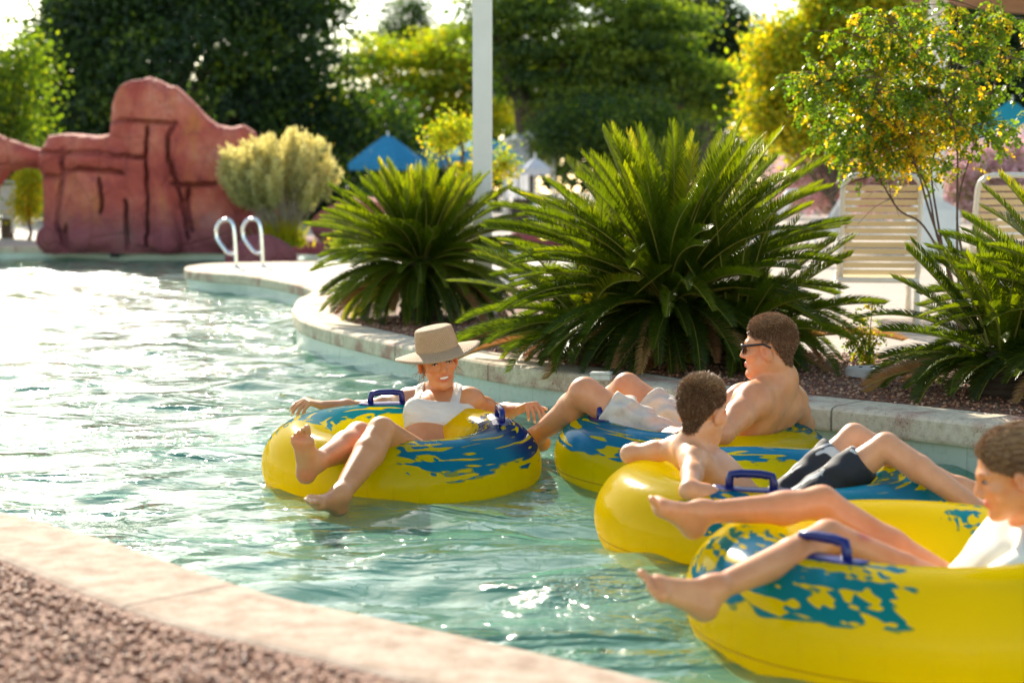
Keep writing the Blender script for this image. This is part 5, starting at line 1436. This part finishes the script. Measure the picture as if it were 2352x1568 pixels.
# hedge mass far off
def far_wood():
    r = np.random.default_rng(40); k = 3600; x = r.uniform(-60, 75, k); y = r.uniform(76, 92, k); top = 6.2 + 1.3 * np.sin(x * .21) + .8 * np.sin(x * .53 + 1)
    z = DECK + r.uniform(0, 1, k) ** .7 * top; V, Fc, h = leaves(np.stack([x, y, z], 1), 30, (.8, .6, .6), .55, r, .35 + r.normal(0, .16, k))
    V[:, 2] = np.maximum(V[:, 2], DECK)
    tag(mesh_obj('far_wood', V, Fc, M_GREEN, attrs={'hue': ('FACE', 'FLOAT', h)}), 'distant belt of trees and hedges closing the view', 'wood', kind='stuff')
far_wood()
# purple flowering shrubs
M_FLOWER = leaf_mat('flower_foliage', [(0, (.22, .24, .08)), (.45, (.44, .38, .18)), (.55, (.72, .46, .56)), (1, (.88, .66, .76))], .5, .7, (1.2, 1.1, 1.1))
for i, (px, Y, bl, lb) in enumerate(((1960, 29, [(1850, 415, 85, 70), (1930, 385, 95, 62), (2010, 415, 80, 75)], 'pale purple flowering shrub left of the canopy post'), (2110, 28, [(2090, 405, 85, 68), (2170, 425, 75, 60)], 'pale purple flowering shrub right behind the canopy post'), (2290, 26, [(2260, 400, 80, 65), (2350, 390, 90, 70), (2230, 450, 60, 40)], 'pale purple flowering shrub at the right edge below the teal umbrella'))):
    tree('flowering_shrub', px, Y, bl, lb, 'shrub', M_FLOWER, 26000, .065, .62, 50 + i, .03, 'purple flowering shrubs', 1, 30, .11)
# pale cream desert shrub with upright brush-like tips
def broom():
    r = np.random.default_rng(60); Y = 27.0; s = Y / 3700; x0 = (655 - 1176) * s; z0 = H + (440 - 548) * s
    root = thing('cream_shrub', (x0, Y, DECK), 'pale cream yellow brush like desert shrub in front of the red rocks', 'shrub')
    mb = MB(); V = []; Fc = []; hu = []; off = 0
    M_ = leaf_mat('cream_brush', [(0, (.30, .30, .10)), (.5, (.62, .56, .24)), (1, (.88, .78, .42))], .5, .7, (1.3, 1.25, .9))
    c0 = np.array([(640 - 1176) * s, Y, H + (440 - 420) * s])
    for i in range(150):
        d = r.normal(0, 1, 3); d[2] = abs(d[2]) * .9 - .15; d /= np.linalg.norm(d)
        e = c0 + d * np.array([135 * s, .8, 118 * s]) * r.uniform(.45, 1.0); b = np.array([x0 + r.normal(0, .08), Y + r.normal(0, .08), z0])
        mid = (b + e) / 2 + r.normal(0, .06, 3) - np.array([0, 0, .05]); pts = catmull([b, mid, e], 6)
        mb.tube(pts, np.linspace(.012, .004, len(pts)), 5)
        o = unit(unit(e - b) + np.array([0, 0, .5])); m = 150; t = r.uniform(-.9, .32, m)
        cen = e + o * t[:, None] * .42 + r.normal(0, .040, (m, 3))
        dd = o + r.normal(0, .45, (m, 3)); dd /= np.linalg.norm(dd, axis=1)[:, None]; w = np.cross(dd, r.normal(0, 1, (m, 3))); w /= np.linalg.norm(w, axis=1)[:, None]
        a = dd * .05; bb = w * .014
        V.append(np.stack([cen - a, cen + bb, cen + a, cen - bb], 1).reshape(-1, 3)); Fc.append(np.arange(4 * m).reshape(-1, 4) + off); off += 4 * m
        hu.append(np.clip(.35 + .4 * (t + .5) + r.normal(0, .12, m), 0, 1))
    mb.build('branches', simple_mat('pale_branch', (.34, .27, .20), .8), root)
    mesh_obj('crown', np.concatenate(V), np.concatenate(Fc), M_, root, attrs={'hue': ('FACE', 'FLOAT', np.concatenate(hu))})
    # tuft of yellow grass at its foot
    n = 420; b = np.array([x0, Y - .15, z0 - .1]) + r.normal(0, 1, (n, 3)) * np.array([.16, .1, .02]); d = r.normal(0, .5, (n, 3)); d[:, 2] = 1.2; d /= np.linalg.norm(d, axis=1)[:, None]
    w = np.cross(d, r.normal(0, 1, (n, 3))) * .012; L_ = r.uniform(.25, .6, (n, 1))
    V = np.stack([b - w, b + w, b + d * L_], 1).reshape(-1, 3)
    g = mesh_obj('grass_tuft', V, np.arange(3 * n).reshape(-1, 3), M_LIME, None, (x0, Y - .15, DECK), attrs={'hue': ('FACE', 'FLOAT', r.uniform(.7, 1, n))})
    tag(g, 'yellow grass tuft at the foot of the cream shrub', 'grass tuft')
broom()
# ---- the airy shrub with yellowing leaves in front
M_PINN = leaf_mat('round_leaflets', [(0, (.05, .12, .012)), (.45, (.15, .25, .015)), (.7, (.42, .38, .015)), (1, (.80, .48, .02))], .55, .45, (1.8, 1.6, .4))
M_TWIG = simple_mat('brown_twig', (.13, .075, .045), .8, .2, 30, .5, 60)
def pinnate(cen, d, r, hue, L_=.11, n=6, sz=.021):
    V = []; Fc = []; pts = [cen]; dd = np.array(d, float); st = L_ / n
    for i in range(n): dd = unit(dd + np.array([0, 0, -.22])); pts.append(pts[-1] + dd * st)
    side = unit(np.cross(dd, [0, 0, 1]) + r.normal(0, .3, 3)); k = 0
    for i in range(1, n + 1):
        for s in ((-1, 1) if i < n else (0,)):
            o = unit(side * s * .9 + dd * .5 + np.array([0, 0, -.35]) + r.normal(0, .22, 3)); w = unit(np.cross(o, r.normal(0, 1, 3) + np.array([0, 0, 1.0])))
            z = sz * r.uniform(.7, 1.15); p = pts[i] + o * .004
            for a, b in ((0, .0), (.25, .36), (.6, .42), (.9, .26), (1.0, 0), (.9, -.26), (.6, -.42), (.25, -.36)): V.append(p + o * z * a + w * z * b)
            Fc.append(tuple(range(k, k + 8))); k += 8
    return V, Fc, pts
def yellow_shrub():
    r = np.random.default_rng(70); Y = 9.7; s = Y / 3700
    q = lambda px, py, dy=0: np.array([(px - 1176) * s * (1 + dy / Y), Y + dy, H + (440 - py) * s * (1 + dy / Y)])
    base = q(2215, 800); base[2] = DECK
    root = thing('yellowing_shrub', base, 'airy shrub with hanging round green and golden leaflets above the cream chairs', 'shrub')
    mb = MB(); V = []; Fc = []; hu = []; off = 0; mains = []
    for path in ([(2215, 800), (2185, 640), (2130, 480), (2105, 400), (2075, 330), (2020, 250), (1940, 190), (1860, 200)], [(2215, 800), (2180, 640), (2150, 500), (2135, 380), (2170, 260), (2190, 130), (2180, 10)],
                 [(2220, 800), (2200, 620), (2195, 480), (2190, 330), (2160, 230), (2100, 140), (2050, 60)], [(2218, 800), (2190, 650), (2120, 520), (2060, 480), (2010, 400), (1960, 330), (1930, 260)],
                 [(2222, 800), (2215, 620), (2195, 500), (2210, 400), (2250, 280), (2280, 160), (2290, 60)], [(2215, 800), (2190, 650), (2150, 540), (2120, 420), (2040, 300), (2000, 180), (1990, 90)]):
        dy = r.uniform(-.3, .4); pts = catmull([q(a, b, dy * i / 7) for i, (a, b) in enumerate(path)], 6)
        mb.tube(pts, np.linspace(.009, .0025, len(pts)), 7); mains.append(pts)
    tw = []
    for pts in mains:
        n = len(pts)
        for i in range(int(n * .55), n, 1):
            for _ in range(3):
                d = unit(r.normal(0, 1, 3) * np.array([1, .8, .5]) + np.array([-.2, 0, .25])); L_ = r.uniform(.12, .42); a = pts[i]; p = [a, a + d * L_ * .5, a + d * L_ + np.array([0, 0, -.05])]
                p = catmull(p, 4); tw.append(p); mb.tube(p, np.linspace(.0035, .0014, len(p)), 4, cap=False)
    for p in tw:
        for _ in range(r.integers(4, 8)):
            c = p[r.integers(3, len(p))]; pxx = c[0] / s + 1176; pyy = 440 - (c[2] - H) / s
            if pyy > 395 + max(0, pxx - 2130) * .8 + r.normal(0, 15): continue
            yel = np.clip(1 - math.hypot((pxx - 2090) / 150, (pyy - 330) / 150), 0, 1)
            h = np.clip(r.normal(.28, .12) + (r.random() < (.22 + .78 * yel)) * r.uniform(.3, .55), 0, 1)
            v, f, sp = pinnate(c, unit(r.normal(0, 1, 3) * np.array([1, 1, .4])), r, h, r.uniform(.08, .15), 6, .025)
            V += v; Fc += [tuple(a + off for a in t_) for t_ in f]; hu += list(np.clip(h + r.normal(0, .07, len(f)), 0, 1)); off += len(v)
    mb.build('branches', M_TWIG, root, smooth=True)
    mesh_obj('leaves', np.array(V), Fc, M_PINN, root, attrs={'hue': ('FACE', 'FLOAT', hu)})
yellow_shrub()
def sprig(px, py, label, seed, dirs):
    r = np.random.default_rng(seed); b = G(px, py, DECK); root = thing('leafy_sprig', b, label, 'sprig'); mb = MB(); V = []; Fc = []; hu = []; off = 0; s = b[1] / 3700
    for (dx, dy) in dirs:
        pts = catmull([b, b + np.array([dx * .4 * s, .02, -dy * .5 * s]), b + np.array([dx * s, .03, -dy * s])], 5); mb.tube(pts, np.linspace(.004, .0015, len(pts)), 5)
        for p in pts[3:]:
            for _ in range(3):
                h = np.clip(r.normal(.45, .2), 0, 1); v, f, sp = pinnate(p, unit(r.normal(0, 1, 3)), r, h, .06, 4, .017); V += v; Fc += [tuple(a + off for a in t_) for t_ in f]; hu += [h] * len(f); off += len(v)
    mb.build('stems', M_TWIG, root); mesh_obj('leaves', np.array(V), Fc, M_PINN, root, attrs={'hue': ('FACE', 'FLOAT', hu)})
sprig(1995, 838, 'small leafy sprig growing from the red gravel below the first cream chair', 81, [(-45, -60), (-20, -85), (25, -70), (-30, -130), (10, -150), (-55, -95)])
